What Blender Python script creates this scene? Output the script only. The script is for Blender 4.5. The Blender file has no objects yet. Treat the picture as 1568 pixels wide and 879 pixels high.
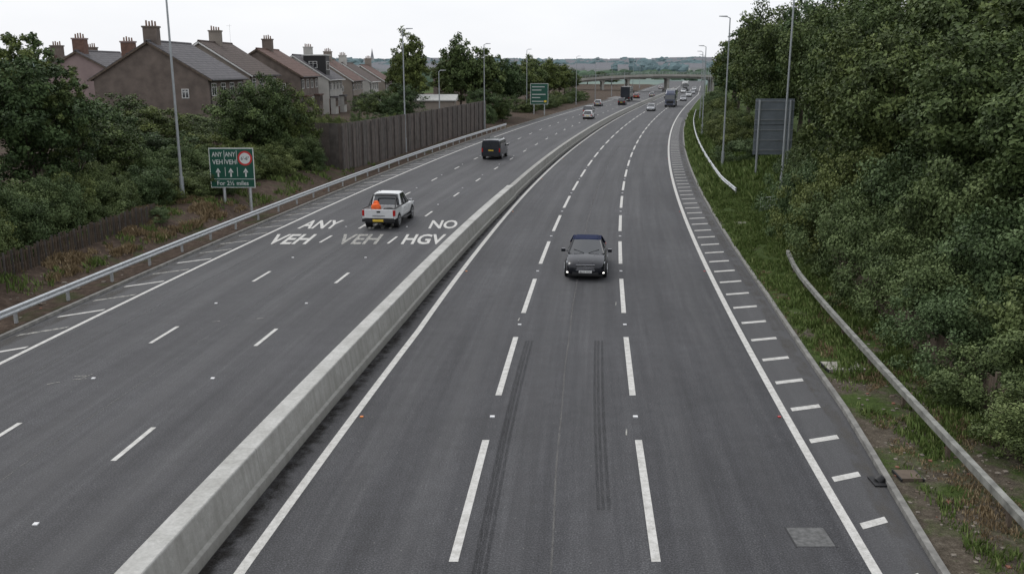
import bpy, math, random
import numpy as np
from mathutils import Vector, noise
random.seed(7)
scene = bpy.context.scene
COL = scene.collection

# ------------------------------------------------------------------ road alignment
_pts = np.array([(0,-2.0),(14.8,-1.10),(21.1,-.63),(24.5,-.31),(29.4,.13),(37.7,.99),(49.6,2.3),(71.9,5.29),(103.5,10.1),
                 (154.8,19.2),(193,27.2),(216,32.5),(291,50.0),(370,67.0)])
_pf = np.polyfit(_pts[:,0], _pts[:,1], 4, w=1/(_pts[:,0]+8))
_pd = np.polyder(_pf)
def M(y):
    if y < 4: return float(np.polyval(_pf,4)+(y-4)*np.polyval(_pd,4))
    if y > 330: return float(np.polyval(_pf,330)+(y-330)*0.205)
    return float(np.polyval(_pf,y))
def slope(y): return (M(y+1)-M(y-1))/2
def P(off,y,z=0.0): return (M(y)+off,y,z)
def sstep(a,b,x):
    t=min(1,max(0,(x-a)/(b-a))); return t*t*(3-2*t)
def kr(y): return float(np.interp(y,[0,14.6,22,35],[8.0,8.65,9.1,9.3]))
def bar_off(y): return float(np.interp(y,[0,14,31,62,120,200],[-5.2,-4.9,-4.5,-4.05,-3.75,-3.7]))
def medline(y): return float(np.interp(y,[0,14.6,30,62,120],[-3.95,-3.75,-3.4,-3.3,-3.1]))
KL=-17.0

# ------------------------------------------------------------------ materials
def newmat(name):
    m=bpy.data.materials.new(name); m.use_nodes=True
    nt=m.node_tree; b=nt.nodes['Principled BSDF']
    return m,nt,b
def N(nt,t,**k):
    n=nt.nodes.new(t)
    for a,v in k.items(): setattr(n,a,v)
    return n
def noisen(nt,scale,detail=4,coord='Object',vec=None,rough=.55):
    n=N(nt,'ShaderNodeTexNoise'); n.inputs['Scale'].default_value=scale; n.inputs['Detail'].default_value=detail
    n.inputs['Roughness'].default_value=rough
    if vec is None:
        tc=N(nt,'ShaderNodeTexCoord'); vec=tc.outputs[coord]
    nt.links.new(vec,n.inputs['Vector']); return n
def ramp(nt,src,stops):
    r=N(nt,'ShaderNodeValToRGB'); e=r.color_ramp.elements
    while len(e)<len(stops): e.new(.5)
    for i,(p,c) in enumerate(stops):
        e[i].position=p; e[i].color=(c[0],c[1],c[2],1) if not isinstance(c,(int,float)) else (c,c,c,1)
    nt.links.new(src,r.inputs[0]); return r
def mixc(nt,fac,a,b,mode='MIX'):
    m=N(nt,'ShaderNodeMixRGB',blend_type=mode)
    for s,v in ((m.inputs[0],fac),(m.inputs[1],a),(m.inputs[2],b)):
        if hasattr(v,'is_output') : nt.links.new(v,s)
        elif isinstance(v,(int,float)): s.default_value=v if s==m.inputs[0] else (v,v,v,1)
        else: s.default_value=(v[0],v[1],v[2],1)
    return m.outputs[0]
def bump(nt,b,src,strength,dist=.02):
    u=N(nt,'ShaderNodeBump'); u.inputs['Strength'].default_value=strength; u.inputs['Distance'].default_value=dist
    nt.links.new(src,u.inputs['Height']); nt.links.new(u.outputs[0],b.inputs['Normal'])
def pm(name,col,rough=.6,metal=0,var=.18,scale=3,bmp=0,spec=.5,coat=0,coord='Object'):
    m,nt,b=newmat(name)
    n=noisen(nt,scale,5,coord)
    r=ramp(nt,n.outputs[0],[(.3,1-var),(.7,1+var)])
    c=mixc(nt,1.0,col,r.outputs[0],'MULTIPLY')
    nt.links.new(c,b.inputs['Base Color'])
    b.inputs['Roughness'].default_value=rough; b.inputs['Metallic'].default_value=metal
    b.inputs['Specular IOR Level'].default_value=spec
    b.inputs['Coat Weight'].default_value=coat; b.inputs['Coat Roughness'].default_value=.05
    if bmp: bump(nt,b,n.outputs[0],bmp)
    return m
MT={}
MT['concrete_kerb']=pm('kerb_concrete',(.20,.195,.18),.85,var=.35,scale=4)
MT['galv']=pm('galvanised_steel',(.50,.52,.53),.42,.55,.15,6)
MT['galv_old']=pm('weathered_steel',(.23,.23,.21),.6,.15,.45,3)
MT['pole']=pm('pole_grey',(.33,.35,.36),.5,.3,.1,2)
MT['lantern']=pm('lantern_grey',(.3,.31,.32),.4,.2,.1,2)
MT['tyre']=pm('tyre_rubber',(.018,.018,.019),.8,var=.2,scale=10)
MT['black']=pm('black_plastic',(.012,.012,.013),.55,var=.2,scale=6)
MT['rim']=pm('alloy_rim',(.45,.46,.47),.3,.8,.1,10)
MT['chrome']=pm('chrome_trim',(.6,.6,.62),.15,1,.05,10)
MT['glass']=pm('dark_glass',(.02,.024,.028),.04,0,.1,2,spec=.9,coat=.5)
MT['red']=pm('red_lens',(.40,.012,.01),.2,0,.2,10)
MT['amber']=pm('amber_lens',(.7,.2,.02),.3,0,.1,10)
MT['plate_y']=pm('plate_yellow',(.75,.52,.05),.5,0,.05,3)
MT['plate_w']=pm('plate_white',(.7,.7,.68),.5,0,.05,3)
MT['headl']=pm('headlamp_glass',(.45,.47,.5),.12,.3,.2,12,coat=1)
MT['p_black']=pm('black_paint',(.007,.008,.012),.2,.1,.1,2,spec=.4,coat=.3)
MT['softtop']=pm('navy_fabric',(.010,.017,.055),.9,0,.25,20,spec=.2)
MT['p_white']=pm('white_paint',(.66,.67,.67),.3,0,.06,2,coat=.7)
MT['p_silver']=pm('silver_paint',(.42,.43,.45),.3,.5,.06,2,coat=.7)
MT['p_dark']=pm('dark_grey_paint',(.016,.020,.028),.3,.2,.1,2,coat=.5)
MT['p_blue']=pm('dark_blue_paint',(.02,.03,.07),.3,.2,.1,2,coat=.8)
MT['p_red']=pm('red_paint',(.3,.02,.02),.3,.1,.1,2,coat=.8)
MT['orange']=pm('orange_cloth',(.75,.12,.02),.8,0,.25,6)
MT['sign_green']=pm('sign_green',(.006,.075,.048),.45,0,.08,2)
MT['sign_white']=pm('sign_white',(.62,.64,.62),.5,0,.05,2)
MT['sign_red']=pm('sign_red',(.5,.03,.03),.5,0,.05,2)
MT['sign_back']=pm('sign_back_grey',(.15,.17,.19),.6,.1,.15,1.5)
MT['sign_rail']=pm('sign_rail_alloy',(.26,.27,.28),.5,.3,.15,1.5)
MT['sign_dark']=pm('sign_black',(.02,.02,.02),.5,0,.05,2)
MT['wood']=pm('weathered_wood',(.10,.075,.055),.85,0,.35,3)
MT['bark']=pm('bark',(.06,.047,.035),.9,0,.35,5)
MT['white_frame']=pm('white_upvc',(.60,.60,.58),.5,0,.05,2)
MT['bridge']=pm('bridge_concrete',(.33,.32,.29),.85,0,.2,.3)
MT['bridge_dark']=pm('bridge_girder',(.18,.175,.16),.8,0,.2,.3)
MT['cover']=pm('iron_cover',(.105,.105,.103),.75,0,.4,9,bmp=.4)
MT['slab']=pm('concrete_slab',(.28,.265,.23),.9,0,.3,5)
MT['brick']=pm('brick_red',(.20,.085,.055),.85,0,.3,6)
MT['stone']=pm('dusty_stone',(.19,.165,.135),.9,0,.35,8)
MT['stud']=pm('stud_white',(.7,.7,.7),.4)
MT['pot']=pm('chimney_pot',(.20,.12,.085),.85,0,.2,3)
m,nt,b=newmat('drl_lamp'); b.inputs['Emission Color'].default_value=(1,.97,.9,1); b.inputs['Emission Strength'].default_value=3; MT['drl']=m

def mat_asphalt():
    m,nt,b=newmat('asphalt')
    tc=N(nt,'ShaderNodeTexCoord'); uv=tc.outputs['UV']; ob=tc.outputs['Object']
    def mapped(sx,sy):
        mp=N(nt,'ShaderNodeMapping'); mp.inputs['Scale'].default_value=(sx,sy,1); nt.links.new(uv,mp.inputs[0]); return mp.outputs[0]
    streak=noisen(nt,1.0,6,vec=mapped(1.5,.04),rough=.62); narrow=noisen(nt,1.0,4,vec=mapped(6,.16))
    big=noisen(nt,.10,5,vec=ob,rough=.6); fine=noisen(nt,30,2,vec=ob,rough=.8); med=noisen(nt,1.9,7,vec=ob,rough=.75)
    base=ramp(nt,streak.outputs[0],[(.32,(.031,.031,.034)),(.5,(.042,.042,.0455)),(.68,(.058,.058,.061))]).outputs[0]
    base=mixc(nt,1,base,ramp(nt,narrow.outputs[0],[(.3,.92),(.7,1.08)]).outputs[0],'MULTIPLY')
    base=mixc(nt,1,base,ramp(nt,big.outputs[0],[(.35,.82),(.65,1.18)]).outputs[0],'MULTIPLY')
    base=mixc(nt,1,base,ramp(nt,med.outputs[0],[(.3,.80),(.7,1.22)]).outputs[0],'MULTIPLY')
    base=mixc(nt,1,base,ramp(nt,fine.outputs[0],[(.32,.35),(.5,.95),(.68,2.2)]).outputs[0],'MULTIPLY')
    at=N(nt,'ShaderNodeAttribute',attribute_name='wear')
    base=mixc(nt,at.outputs['Fac'],base,(.088,.087,.088))
    sp=noisen(nt,11,2,vec=ob)
    base=mixc(nt,ramp(nt,sp.outputs[0],[(.715,0),(.74,.6)]).outputs[0],base,(.18,.175,.165))
    st=noisen(nt,.9,3,vec=ob)
    base=mixc(nt,ramp(nt,st.outputs[0],[(.68,0),(.76,.5)]).outputs[0],base,(.024,.023,.023))
    nt.links.new(base,b.inputs['Base Color']); b.inputs['Roughness'].default_value=.72
    b.inputs['Specular IOR Level'].default_value=.42
    bump(nt,b,fine.outputs[0],.4,.012)
    return m
MT['asphalt']=mat_asphalt()
def mat_paint():
    m,nt,b=newmat('road_paint')
    n=noisen(nt,5,6,rough=.7); f=noisen(nt,26,4,rough=.8)
    c=ramp(nt,n.outputs[0],[(.3,(.38,.37,.34)),(.6,(.60,.59,.56))]).outputs[0]
    c=mixc(nt,ramp(nt,f.outputs[0],[(.56,0),(.70,.8)]).outputs[0],c,(.12,.12,.12))
    nt.links.new(c,b.inputs['Base Color']); b.inputs['Roughness'].default_value=.65
    return m
MT['paint']=mat_paint()
def mat_worn_paint():
    m,nt,b=newmat('worn_road_paint')
    f=noisen(nt,6,6,rough=.75)
    c=mixc(nt,ramp(nt,f.outputs[0],[(.42,0),(.60,1)]).outputs[0],(.40,.39,.35),(.11,.11,.108))
    nt.links.new(c,b.inputs['Base Color']); b.inputs['Roughness'].default_value=.75
    return m
MT['paint_worn']=mat_worn_paint()
def mat_alpha(name,col,lo,hi,scale,mapscale=(1,1,1),maxa=1.0,edge=(0,.25,.75,1)):
    m,nt,b=newmat(name)
    tc=N(nt,'ShaderNodeTexCoord')
    mp=N(nt,'ShaderNodeMapping'); mp.inputs['Scale'].default_value=mapscale; nt.links.new(tc.outputs['Object'],mp.inputs[0])
    f=noisen(nt,scale,7,vec=mp.outputs[0],rough=.72)
    sx=N(nt,'ShaderNodeSeparateXYZ'); nt.links.new(tc.outputs['UV'],sx.inputs[0])
    e=ramp(nt,sx.outputs[0],[(edge[0],0),(edge[1],1),(edge[2],1),(edge[3],0)])
    a=mixc(nt,1,f.outputs[0],ramp(nt,e.outputs[0],[(0,.6),(1,1)]).outputs[0],'MULTIPLY')
    a=ramp(nt,a,[(lo,0),(hi,maxa)]).outputs[0]
    a=mixc(nt,1,a,e.outputs[0],'MULTIPLY')
    nt.links.new(a,b.inputs['Alpha'])
    b.inputs['Base Color'].default_value=(*col,1); b.inputs['Roughness'].default_value=.95; b.inputs['Specular IOR Level'].default_value=.15
    return m
MT['grit']=mat_alpha('grit',(.020,.018,.016),.36,.60,2.8,maxa=.85,edge=(0,.08,.30,.9))
MT['dust']=mat_alpha('road_dust',(.12,.112,.10),.40,.66,1.6,(1,.5,1),.55)
MT['skid']=mat_alpha('tyre_rubber_mark',(.013,.013,.014),.25,.68,5,(6,.5,1),.34)
MT['joint']=mat_alpha('joint_sealant',(.20,.195,.185),.30,.60,4,(1,.5,1),.6)

def mat_barrier():
    m,nt,b=newmat('barrier_concrete')
    tc=N(nt,'ShaderNodeTexCoord'); ob=tc.outputs['Object']
    n=noisen(nt,.9,7,vec=ob,rough=.7); f=noisen(nt,12,5,vec=ob,rough=.7)
    c=ramp(nt,n.outputs[0],[(.3,(.31,.305,.28)),(.5,(.43,.425,.40)),(.7,(.54,.535,.51))]).outputs[0]
    c=mixc(nt,1,c,ramp(nt,f.outputs[0],[(.3,.82),(.7,1.12)]).outputs[0],'MULTIPLY')
    sx=N(nt,'ShaderNodeSeparateXYZ'); nt.links.new(ob,sx.inputs[0])
    mo=N(nt,'ShaderNodeMath',operation='FRACT'); dv=N(nt,'ShaderNodeMath',operation='DIVIDE'); dv.inputs[1].default_value=6.0
    nt.links.new(sx.outputs[1],dv.inputs[0]); nt.links.new(dv.outputs[0],mo.inputs[0])
    c=mixc(nt,ramp(nt,mo.outputs[0],[(0,.7),(.005,0)]).outputs[0],c,(.10,.10,.09))
    mp=N(nt,'ShaderNodeMapping'); mp.inputs['Scale'].default_value=(2,3.2,.25); nt.links.new(ob,mp.inputs[0])
    vs_=noisen(nt,1.4,4,vec=mp.outputs[0])
    z9=ramp(nt,sx.outputs[2],[(.84,1),(.89,0)])
    c=mixc(nt,mixc(nt,1,z9.outputs[0],ramp(nt,vs_.outputs[0],[(.45,.45),(.7,.75)]).outputs[0],'MULTIPLY'),c,(.205,.20,.18))
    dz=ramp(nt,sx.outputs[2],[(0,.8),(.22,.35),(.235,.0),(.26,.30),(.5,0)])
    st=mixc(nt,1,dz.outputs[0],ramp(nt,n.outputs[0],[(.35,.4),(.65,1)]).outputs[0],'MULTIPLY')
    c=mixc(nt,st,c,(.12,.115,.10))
    nt.links.new(c,b.inputs['Base Color']); b.inputs['Roughness'].default_value=.9
    bump(nt,b,f.outputs[0],.4,.02); return m
MT['barrier']=mat_barrier()

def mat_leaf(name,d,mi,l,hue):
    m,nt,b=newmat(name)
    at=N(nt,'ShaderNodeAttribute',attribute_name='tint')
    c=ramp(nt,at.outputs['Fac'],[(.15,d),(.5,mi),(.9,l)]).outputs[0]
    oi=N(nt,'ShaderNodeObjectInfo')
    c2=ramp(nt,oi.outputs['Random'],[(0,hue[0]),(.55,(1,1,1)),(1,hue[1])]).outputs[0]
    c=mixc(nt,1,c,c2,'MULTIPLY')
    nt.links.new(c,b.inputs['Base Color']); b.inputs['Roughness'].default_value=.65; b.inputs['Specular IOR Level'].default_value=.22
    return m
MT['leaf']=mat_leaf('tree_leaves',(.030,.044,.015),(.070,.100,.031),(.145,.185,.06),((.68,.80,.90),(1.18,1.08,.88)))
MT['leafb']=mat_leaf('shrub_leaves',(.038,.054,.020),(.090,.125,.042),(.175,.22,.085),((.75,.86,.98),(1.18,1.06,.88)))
MT['grass']=mat_leaf('grass_blades',(.06,.085,.022),(.105,.16,.038),(.20,.235,.085),((1,1,1),(1,1,1)))
MT['straw']=mat_leaf('dry_grass',(.10,.075,.04),(.22,.16,.09),(.36,.28,.17),((1,1,1),(1,1,1)))
MT['hazed_tree']=pm('hazed_foliage',(.13,.18,.19),1,0,.25,.02,spec=0)  # aerial haze painted into the foliage colour: paler and bluer
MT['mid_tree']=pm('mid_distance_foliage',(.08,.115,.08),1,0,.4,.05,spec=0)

def mat_ground():
    m,nt,b=newmat('verge_ground')
    g=N(nt,'ShaderNodeNewGeometry'); pos=g.outputs['Position']
    n=noisen(nt,.55,6,vec=pos,rough=.65); f=noisen(nt,7,6,vec=pos,rough=.75); ff=noisen(nt,30,3,vec=pos)
    dirt=ramp(nt,f.outputs[0],[(.3,(.05,.042,.032)),(.55,(.105,.088,.068)),(.75,(.19,.168,.135))]).outputs[0]
    gr=ramp(nt,f.outputs[0],[(.3,(.03,.046,.013)),(.7,(.075,.11,.03))]).outputs[0]
    sx=N(nt,'ShaderNodeSeparateXYZ'); nt.links.new(pos,sx.inputs[0])
    mr=N(nt,'ShaderNodeMapRange'); mr.inputs['From Min'].default_value=15; mr.inputs['From Max'].default_value=50
    mr.inputs['To Min'].default_value=-.05; mr.inputs['To Max'].default_value=.2
    nt.links.new(sx.outputs[1],mr.inputs[0])
    ad=N(nt,'ShaderNodeMath',operation='ADD'); nt.links.new(mr.outputs[0],ad.inputs[0]); nt.links.new(n.outputs[0],ad.inputs[1])
    c=mixc(nt,ramp(nt,ad.outputs[0],[(.44,0),(.56,1)]).outputs[0],dirt,gr)
    c=mixc(nt,1,c,ramp(nt,ff.outputs[0],[(.3,.65),(.7,1.35)]).outputs[0],'MULTIPLY')
    nt.links.new(c,b.inputs['Base Color']); b.inputs['Roughness'].default_value=.95; b.inputs['Specular IOR Level'].default_value=.1
    bump(nt,b,f.outputs[0],.9,.07); return m
MT['ground']=mat_ground()
def mat_earth():
    m,nt,b=newmat('bare_earth')
    f=noisen(nt,3,8,rough=.75); n=noisen(nt,.5,4)
    c=ramp(nt,f.outputs[0],[(.3,(.035,.026,.020)),(.55,(.085,.062,.048)),(.75,(.17,.13,.10))]).outputs[0]
    c=mixc(nt,ramp(nt,n.outputs[0],[(.56,0),(.68,.7)]).outputs[0],c,(.045,.058,.022))
    nt.links.new(c,b.inputs['Base Color']); b.inputs['Roughness'].default_value=.95; b.inputs['Specular IOR Level'].default_value=.1
    bump(nt,b,f.outputs[0],.9,.08); return m
MT['earth']=mat_earth()
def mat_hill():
    m,nt,b=newmat('hazed_fields')
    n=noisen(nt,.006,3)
    c=ramp(nt,n.outputs[0],[(.35,(.15,.195,.195)),(.5,(.20,.25,.22)),(.6,(.16,.205,.205))]).outputs[0]  # blue-grey aerial haze is mixed into these hill colours
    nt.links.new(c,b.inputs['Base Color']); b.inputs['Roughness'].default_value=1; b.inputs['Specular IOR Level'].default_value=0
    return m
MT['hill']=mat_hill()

# ------------------------------------------------------------------ mesh builder
class MB:
    def __init__(s): s.v=[]; s.f=[]; s.m=[]; s.mats=[]; s.sm=[]
    def mi(s,mat):
        if isinstance(mat,str): mat=MT[mat]
        if mat not in s.mats: s.mats.append(mat)
        return s.mats.index(mat)
    def add(s,vs,fs,mat,smooth=False):
        o=len(s.v); s.v+= [tuple(x) for x in vs]; k=s.mi(mat)
        for f in fs: s.f.append(tuple(i+o for i in f)); s.m.append(k); s.sm.append(smooth)
    def box(s,x0,x1,y0,y1,z0,z1,mat):
        s.add([(x0,y0,z0),(x1,y0,z0),(x1,y1,z0),(x0,y1,z0),(x0,y0,z1),(x1,y0,z1),(x1,y1,z1),(x0,y1,z1)],
              [(0,3,2,1),(4,5,6,7),(0,1,5,4),(1,2,6,5),(2,3,7,6),(3,0,4,7)],mat)
    def hexa(s,p,mat):
        s.add(p,[(0,3,2,1),(4,5,6,7),(0,1,5,4),(1,2,6,5),(2,3,7,6),(3,0,4,7)],mat)
    def cyl(s,p,q,r0,r1,mat,n=12,smooth=True):
        p=Vector(p);q=Vector(q);d=(q-p).normalized()
        a=d.orthogonal().normalized(); c=d.cross(a)
        vs=[]
        for (o,r) in ((p,r0),(q,r1)):
            for i in range(n):
                t=2*math.pi*i/n; vs.append(o+a*math.cos(t)*r+c*math.sin(t)*r)
        s.add(vs,[(i,(i+1)%n,n+(i+1)%n,n+i) for i in range(n)],mat,smooth)
        s.add(vs,[tuple(range(n-1,-1,-1)),tuple(range(n,2*n))],mat)
    def bar(s,p,q,w,h,mat):
        p=Vector(p);q=Vector(q);d=(q-p).normalized()
        up=Vector((0,0,1)) if abs(d.z)<.95 else Vector((0,1,0))
        a=d.cross(up).normalized()*w/2; c=a.cross(d).normalized()*h/2
        s.hexa([p-a-c,p+a-c,q+a-c,q-a-c,p-a+c,p+a+c,q+a+c,q-a+c],mat)
    def loft(s,rings,mat,smooth=True,caps=True):
        n=len(rings[0]); vs=[p for r in rings for p in r]
        s.add(vs,[(k*n+i,k*n+(i+1)%n,(k+1)*n+(i+1)%n,(k+1)*n+i) for k in range(len(rings)-1) for i in range(n)],mat,smooth)
        if caps:
            s.add(rings[0],[tuple(range(n-1,-1,-1))],mat); s.add(rings[-1],[tuple(range(n))],mat)
    def obj(s,name,parent=None,loc=(0,0,0),rz=0,bevel=0,sub=0,seg=2,weld=False):
        me=bpy.data.meshes.new(name); me.from_pydata(s.v,[],s.f)
        for mt in s.mats: me.materials.append(mt)
        me.polygons.foreach_set('material_index',s.m); me.polygons.foreach_set('use_smooth',s.sm)
        me.update()
        o=bpy.data.objects.new(name,me); COL.objects.link(o)
        o.location=loc; o.rotation_euler[2]=rz
        if parent: o.parent=parent
        if weld:
            w=o.modifiers.new('w','WELD'); w.merge_threshold=.001
        if bevel:
            bv=o.modifiers.new('b','BEVEL'); bv.width=bevel; bv.segments=seg; bv.limit_method='ANGLE'
        if sub:
            sb=o.modifiers.new('s','SUBSURF'); sb.levels=sub; sb.render_levels=sub
        return o
def empty(name,loc=(0,0,0),rz=0):
    e=bpy.data.objects.new(name,None); e.location=loc; e.rotation_euler[2]=rz; e.empty_display_size=.3
    COL.objects.link(e); return e
def strip(name,fa,fb,ys,z,mat,parent=None):
    vs=[];uv=[];fs=[]
    for y in ys:
        vs+= [P(fa(y),y,z),P(fb(y),y,z)]; uv+=[(0,y),(1,y)]
    for i in range(len(ys)-1): fs.append((2*i,2*i+1,2*i+3,2*i+2))
    me=bpy.data.meshes.new(name); me.from_pydata(vs,[],fs); me.materials.append(MT[mat])
    ul=me.uv_layers.new(name='UVMap')
    for l in me.loops: ul.data[l.index].uv=uv[l.vertex_index]
    o=bpy.data.objects.new(name,me); COL.objects.link(o)
    if parent: o.parent=parent
    return o
def sweep(mb,prof,ys,offn,mat,closed=False,zfn=None):
    n=len(prof); vs=[]
    for y in ys:
        o=offn(y); dz=zfn(y) if zfn else 0
        vs+=[P(o+a,y,z+dz) for a,z in prof]
    fs=[]
    for k in range(len(ys)-1):
        for i in range(n if closed else n-1):
            j=(i+1)%n; fs.append((k*n+i,k*n+j,(k+1)*n+j,(k+1)*n+i))
    mb.add(vs,fs,mat)
    if closed: mb.add(vs[:n],[tuple(range(n-1,-1,-1))],mat); mb.add(vs[-n:],[tuple(range(n))],mat)
def text(body,name,loc,w,h,mat,flat=True,parent=None,off=.012):
    c=bpy.data.curves.new('t','FONT'); c.body=body; c.size=1; c.align_x='CENTER'; c.offset=off; c.resolution_u=3
    o=bpy.data.objects.new('t',c); COL.objects.link(o)
    bpy.context.view_layer.update()
    me=bpy.data.meshes.new_from_object(o); bpy.data.objects.remove(o)
    co=np.array([v.co[:] for v in me.vertices]); mn=co.min(0); mx=co.max(0)
    for v in me.vertices:
        x=(v.co.x-(mn[0]+mx[0])/2)/(mx[0]-mn[0])*w; y=(v.co.y-mn[1])/(mx[1]-mn[1])*h
        v.co=(x,y,0) if flat else (x,0,y)
    me.materials.clear(); me.materials.append(MT[mat])
    ob=bpy.data.objects.new(name,me); COL.objects.link(ob); ob.location=loc
    if parent: ob.parent=parent
    return ob

# ------------------------------------------------------------------ terrain
def ground_z(off,y,x):
    d=math.hypot(x,y)
    if KL-.05<off<kr(y)+.05: z=-.25
    elif off<=KL:
        a=-off
        z=.07+.9*sstep(18.3,21.5,a)*float(np.interp(y,[0,70,85],[1,1,.35]))+1.5*sstep(21.5,38,a)*float(np.interp(y,[0,120,200,320],[1,1,.55,.1]))
    else:
        z=.07+1.5*sstep(12.3,19,off)
    if abs(off)>18 or y>600:
        z+= .25*noise.noise(Vector((x*.15,y*.15,0)))*sstep(18,24,abs(off))
    z+= sstep(700,3600,d)*(33+20*noise.noise(Vector((x/700,y/900,3)))+7*noise.noise(Vector((x/200,y/260,1))))
    return z
offs=[-5000,-3500,-2400,-1700,-1200,-850,-600,-420,-300,-210,-150,-110,-85,-68,-56,-48,-42,-37,-33,-30,-27.5,-25,-23.5,-22,-21,-20,-19.2,-18.4,-17.8,-17.16,-17.02,-12,-6,0,5,'k0','k1',10.2,10.8,11.5,12.3,13.2,14.2,15.5,17,19,22,26,32,40,52,70,95,130,180,250,350,500,700,1000,1400,2000,2900,4000,5500]
ys=list(np.arange(-40,140,2.0))+list(np.arange(140,420,7.0))+[420,450,480,520,570,630,700,780,870,970,1080,1200,1350,1500,1700,1900,2150,2400,2700,3000,3300,3700,4200,5000,6500]
vs=[]
for y in ys:
    for o in offs:
        if o=='k0': o=kr(y)+.02
        elif o=='k1': o=kr(y)+.16
        x=M(min(y,900))+o; vs.append((x,y,ground_z(o,y,x)))
nc=len(offs); fs=[];mi=[]
for r in range(len(ys)-1):
    for c in range(nc-1):
        fs.append((r*nc+c,r*nc+c+1,(r+1)*nc+c+1,(r+1)*nc+c))
        far = ys[r]>500 or abs(vs[r*nc+c][0])>420
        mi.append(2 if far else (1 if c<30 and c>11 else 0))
me=bpy.data.meshes.new('ground'); me.from_pydata(vs,[],fs)
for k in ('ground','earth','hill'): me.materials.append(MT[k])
me.polygons.foreach_set('material_index',mi); me.polygons.foreach_set('use_smooth',[True]*len(fs))
go=bpy.data.objects.new('ground',me); COL.objects.link(go)
def gz(x,y):
    off=x-M(min(y,900)); return ground_z(off,y,x)

# ------------------------------------------------------------------ road sheet
ry=list(np.arange(-40,150,2.5))+list(np.arange(150,700,8.0))
tracks=[]
for c in (-1.75,1.85,5.5,-6.4,-10.1,-13.6): tracks+= [c-.8,c+.8]
ncol=110; vs=[];uv=[];wear=[]
for y in ry:
    for i in range(ncol):
        o=KL+(kr(y)-KL)*i/(ncol-1)
        vs.append(P(o,y,0)); uv.append((o,y))
        w=sum(math.exp(-((o-t)/.28)**2) for t in tracks)*.22
        if o<-4: w+=.14
        if o>7.6 or o<-15.6: w=.5
        wear.append(max(0,w*(.8+1.0*noise.noise(Vector((o*.8,y*.06,5))))))
fs=[(r*ncol+c,r*ncol+c+1,(r+1)*ncol+c+1,(r+1)*ncol+c) for r in range(len(ry)-1) for c in range(ncol-1)]
me=bpy.data.meshes.new('road'); me.from_pydata(vs,[],fs); me.materials.append(MT['asphalt'])
ul=me.uv_layers.new(name='UVMap'); vi=np.zeros(len(me.loops),dtype=np.int32); me.loops.foreach_get('vertex_index',vi)
ul.data.foreach_set('uv',np.array(uv)[vi].ravel())
a=me.attributes.new('wear','FLOAT','POINT'); a.data.foreach_set('value',wear)
ro=bpy.data.objects.new('road',me); COL.objects.link(ro)
mb=MB(); c=[(36,255),(31,290),(29,330),(30,370),(33,420),(34,480),(26,560),(10,640)]
vs=[]
for x,y in c: vs+=[(x-4,y,.085),(x+3.5,y,.085)]
mb.add(vs,[(2*i,2*i+1,2*i+3,2*i+2) for i in range(len(c)-1)],pm('slip_asphalt',(.11,.11,.108),.8)); mb.obj('slip_road')
yk=list(np.arange(-20,150,2.5))+list(np.arange(150,500,10.0))
mb=MB(); sweep(mb,[(0,-.1),(0,.11),(.14,.11),(.14,-.1)],yk,lambda y:kr(y)+.003,'concrete_kerb',True); mb.obj('kerb')
mb=MB(); sweep(mb,[(-.14,-.1),(-.14,.11),(0,.11),(0,-.1)],yk,lambda y:KL-.003,'concrete_kerb',True); mb.obj('kerb')

# ------------------------------------------------------------------ markings
mk=empty('road_markings')
def quad(mb,o0,o1,y0,y1,z=.006,mat='paint',skew=0):
    mb.add([P(o0,y0,z),P(o1,y0+skew,z),P(o1,y1+skew,z),P(o0,y1,z)],[(0,1,2,3)],mat)
mb=MB()
y=15.0-8.7*3
while y<420:
    for o in (0,3.68): quad(mb,o-.085,o+.085,y,y+5.6)
    y+=8.7
y=19.4-8.9*3
while y<420:
    quad(mb,-8.5+.006*min(60,y)-.065,-8.5+.006*min(60,y)+.065,y,y+2.0)
    quad(mb,-11.98+.004*min(60,y)-.065,-11.98+.004*min(60,y)+.065,y+.3,y+2.3)
    y+=8.9
mb.obj('lane_dashes',mk)
strip('median_edge_line',lambda y:medline(y)-.10,lambda y:medline(y)+.10,yk,.006,'paint',mk)
strip('nearside_edge_line',lambda y:7.47,lambda y:7.66,yk,.006,'paint',mk)
strip('offside_edge_line',lambda y:-15.5,lambda y:-15.34,yk,.006,'paint',mk)
strip('far_median_line',lambda y:bar_off(y)-.95,lambda y:bar_off(y)-.82,yk,.006,'paint_worn',mk)
mb=MB(); y=12.0
while y<170:
    w=kr(y)-7.66
    quad(mb,7.66+.14,7.66+w*.66,y,y+.24,.006,'paint',.28)
    y+=2.1
y=20.
while y<110:
    quad(mb,-16.75,-15.62,y,y+.22,.006,'paint_worn' if int(y*7)%3 else 'paint',1.0)
    y+=2.35
# surveyors' scribbles sprayed on the surface
for (o,y,dx,dy) in ((-12.4,25.0,.35,.10),(-12.2,25.15,.1,.35),(-12.5,25.3,.4,.05),(-12.9,24.6,.25,.2),(-11.2,17.0,.3,.5),(-10.9,31.2,.22,.1),(-9.5,31.6,.22,.1),(3.4,33.5,.02,.5),(3.4,20.9,.02,.4),(-.1,31.3,.02,.4)):
    mb.bar(P(o,y,.007),P(o+dx,y+dy,.007),.035,.002,'paint_worn')
mb.obj('hatch_marks',mk)
for (s,o,y) in (('ANY',-13.35,50.6),('VEH',-13.45,45.9),('ANY',-9.95,50.6),('VEH',-9.85,45.9),('NO',-6.3,50.6),('HGV',-6.45,45.9)):
    text(s,'lettering',P(o,y,.0075),1.55 if s=='NO' else 2.15,2.9,'paint_worn' if o==-9.85 else 'paint',True,mk,.022)
mb=MB(); y=22.1-8.7*2; k=0
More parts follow.
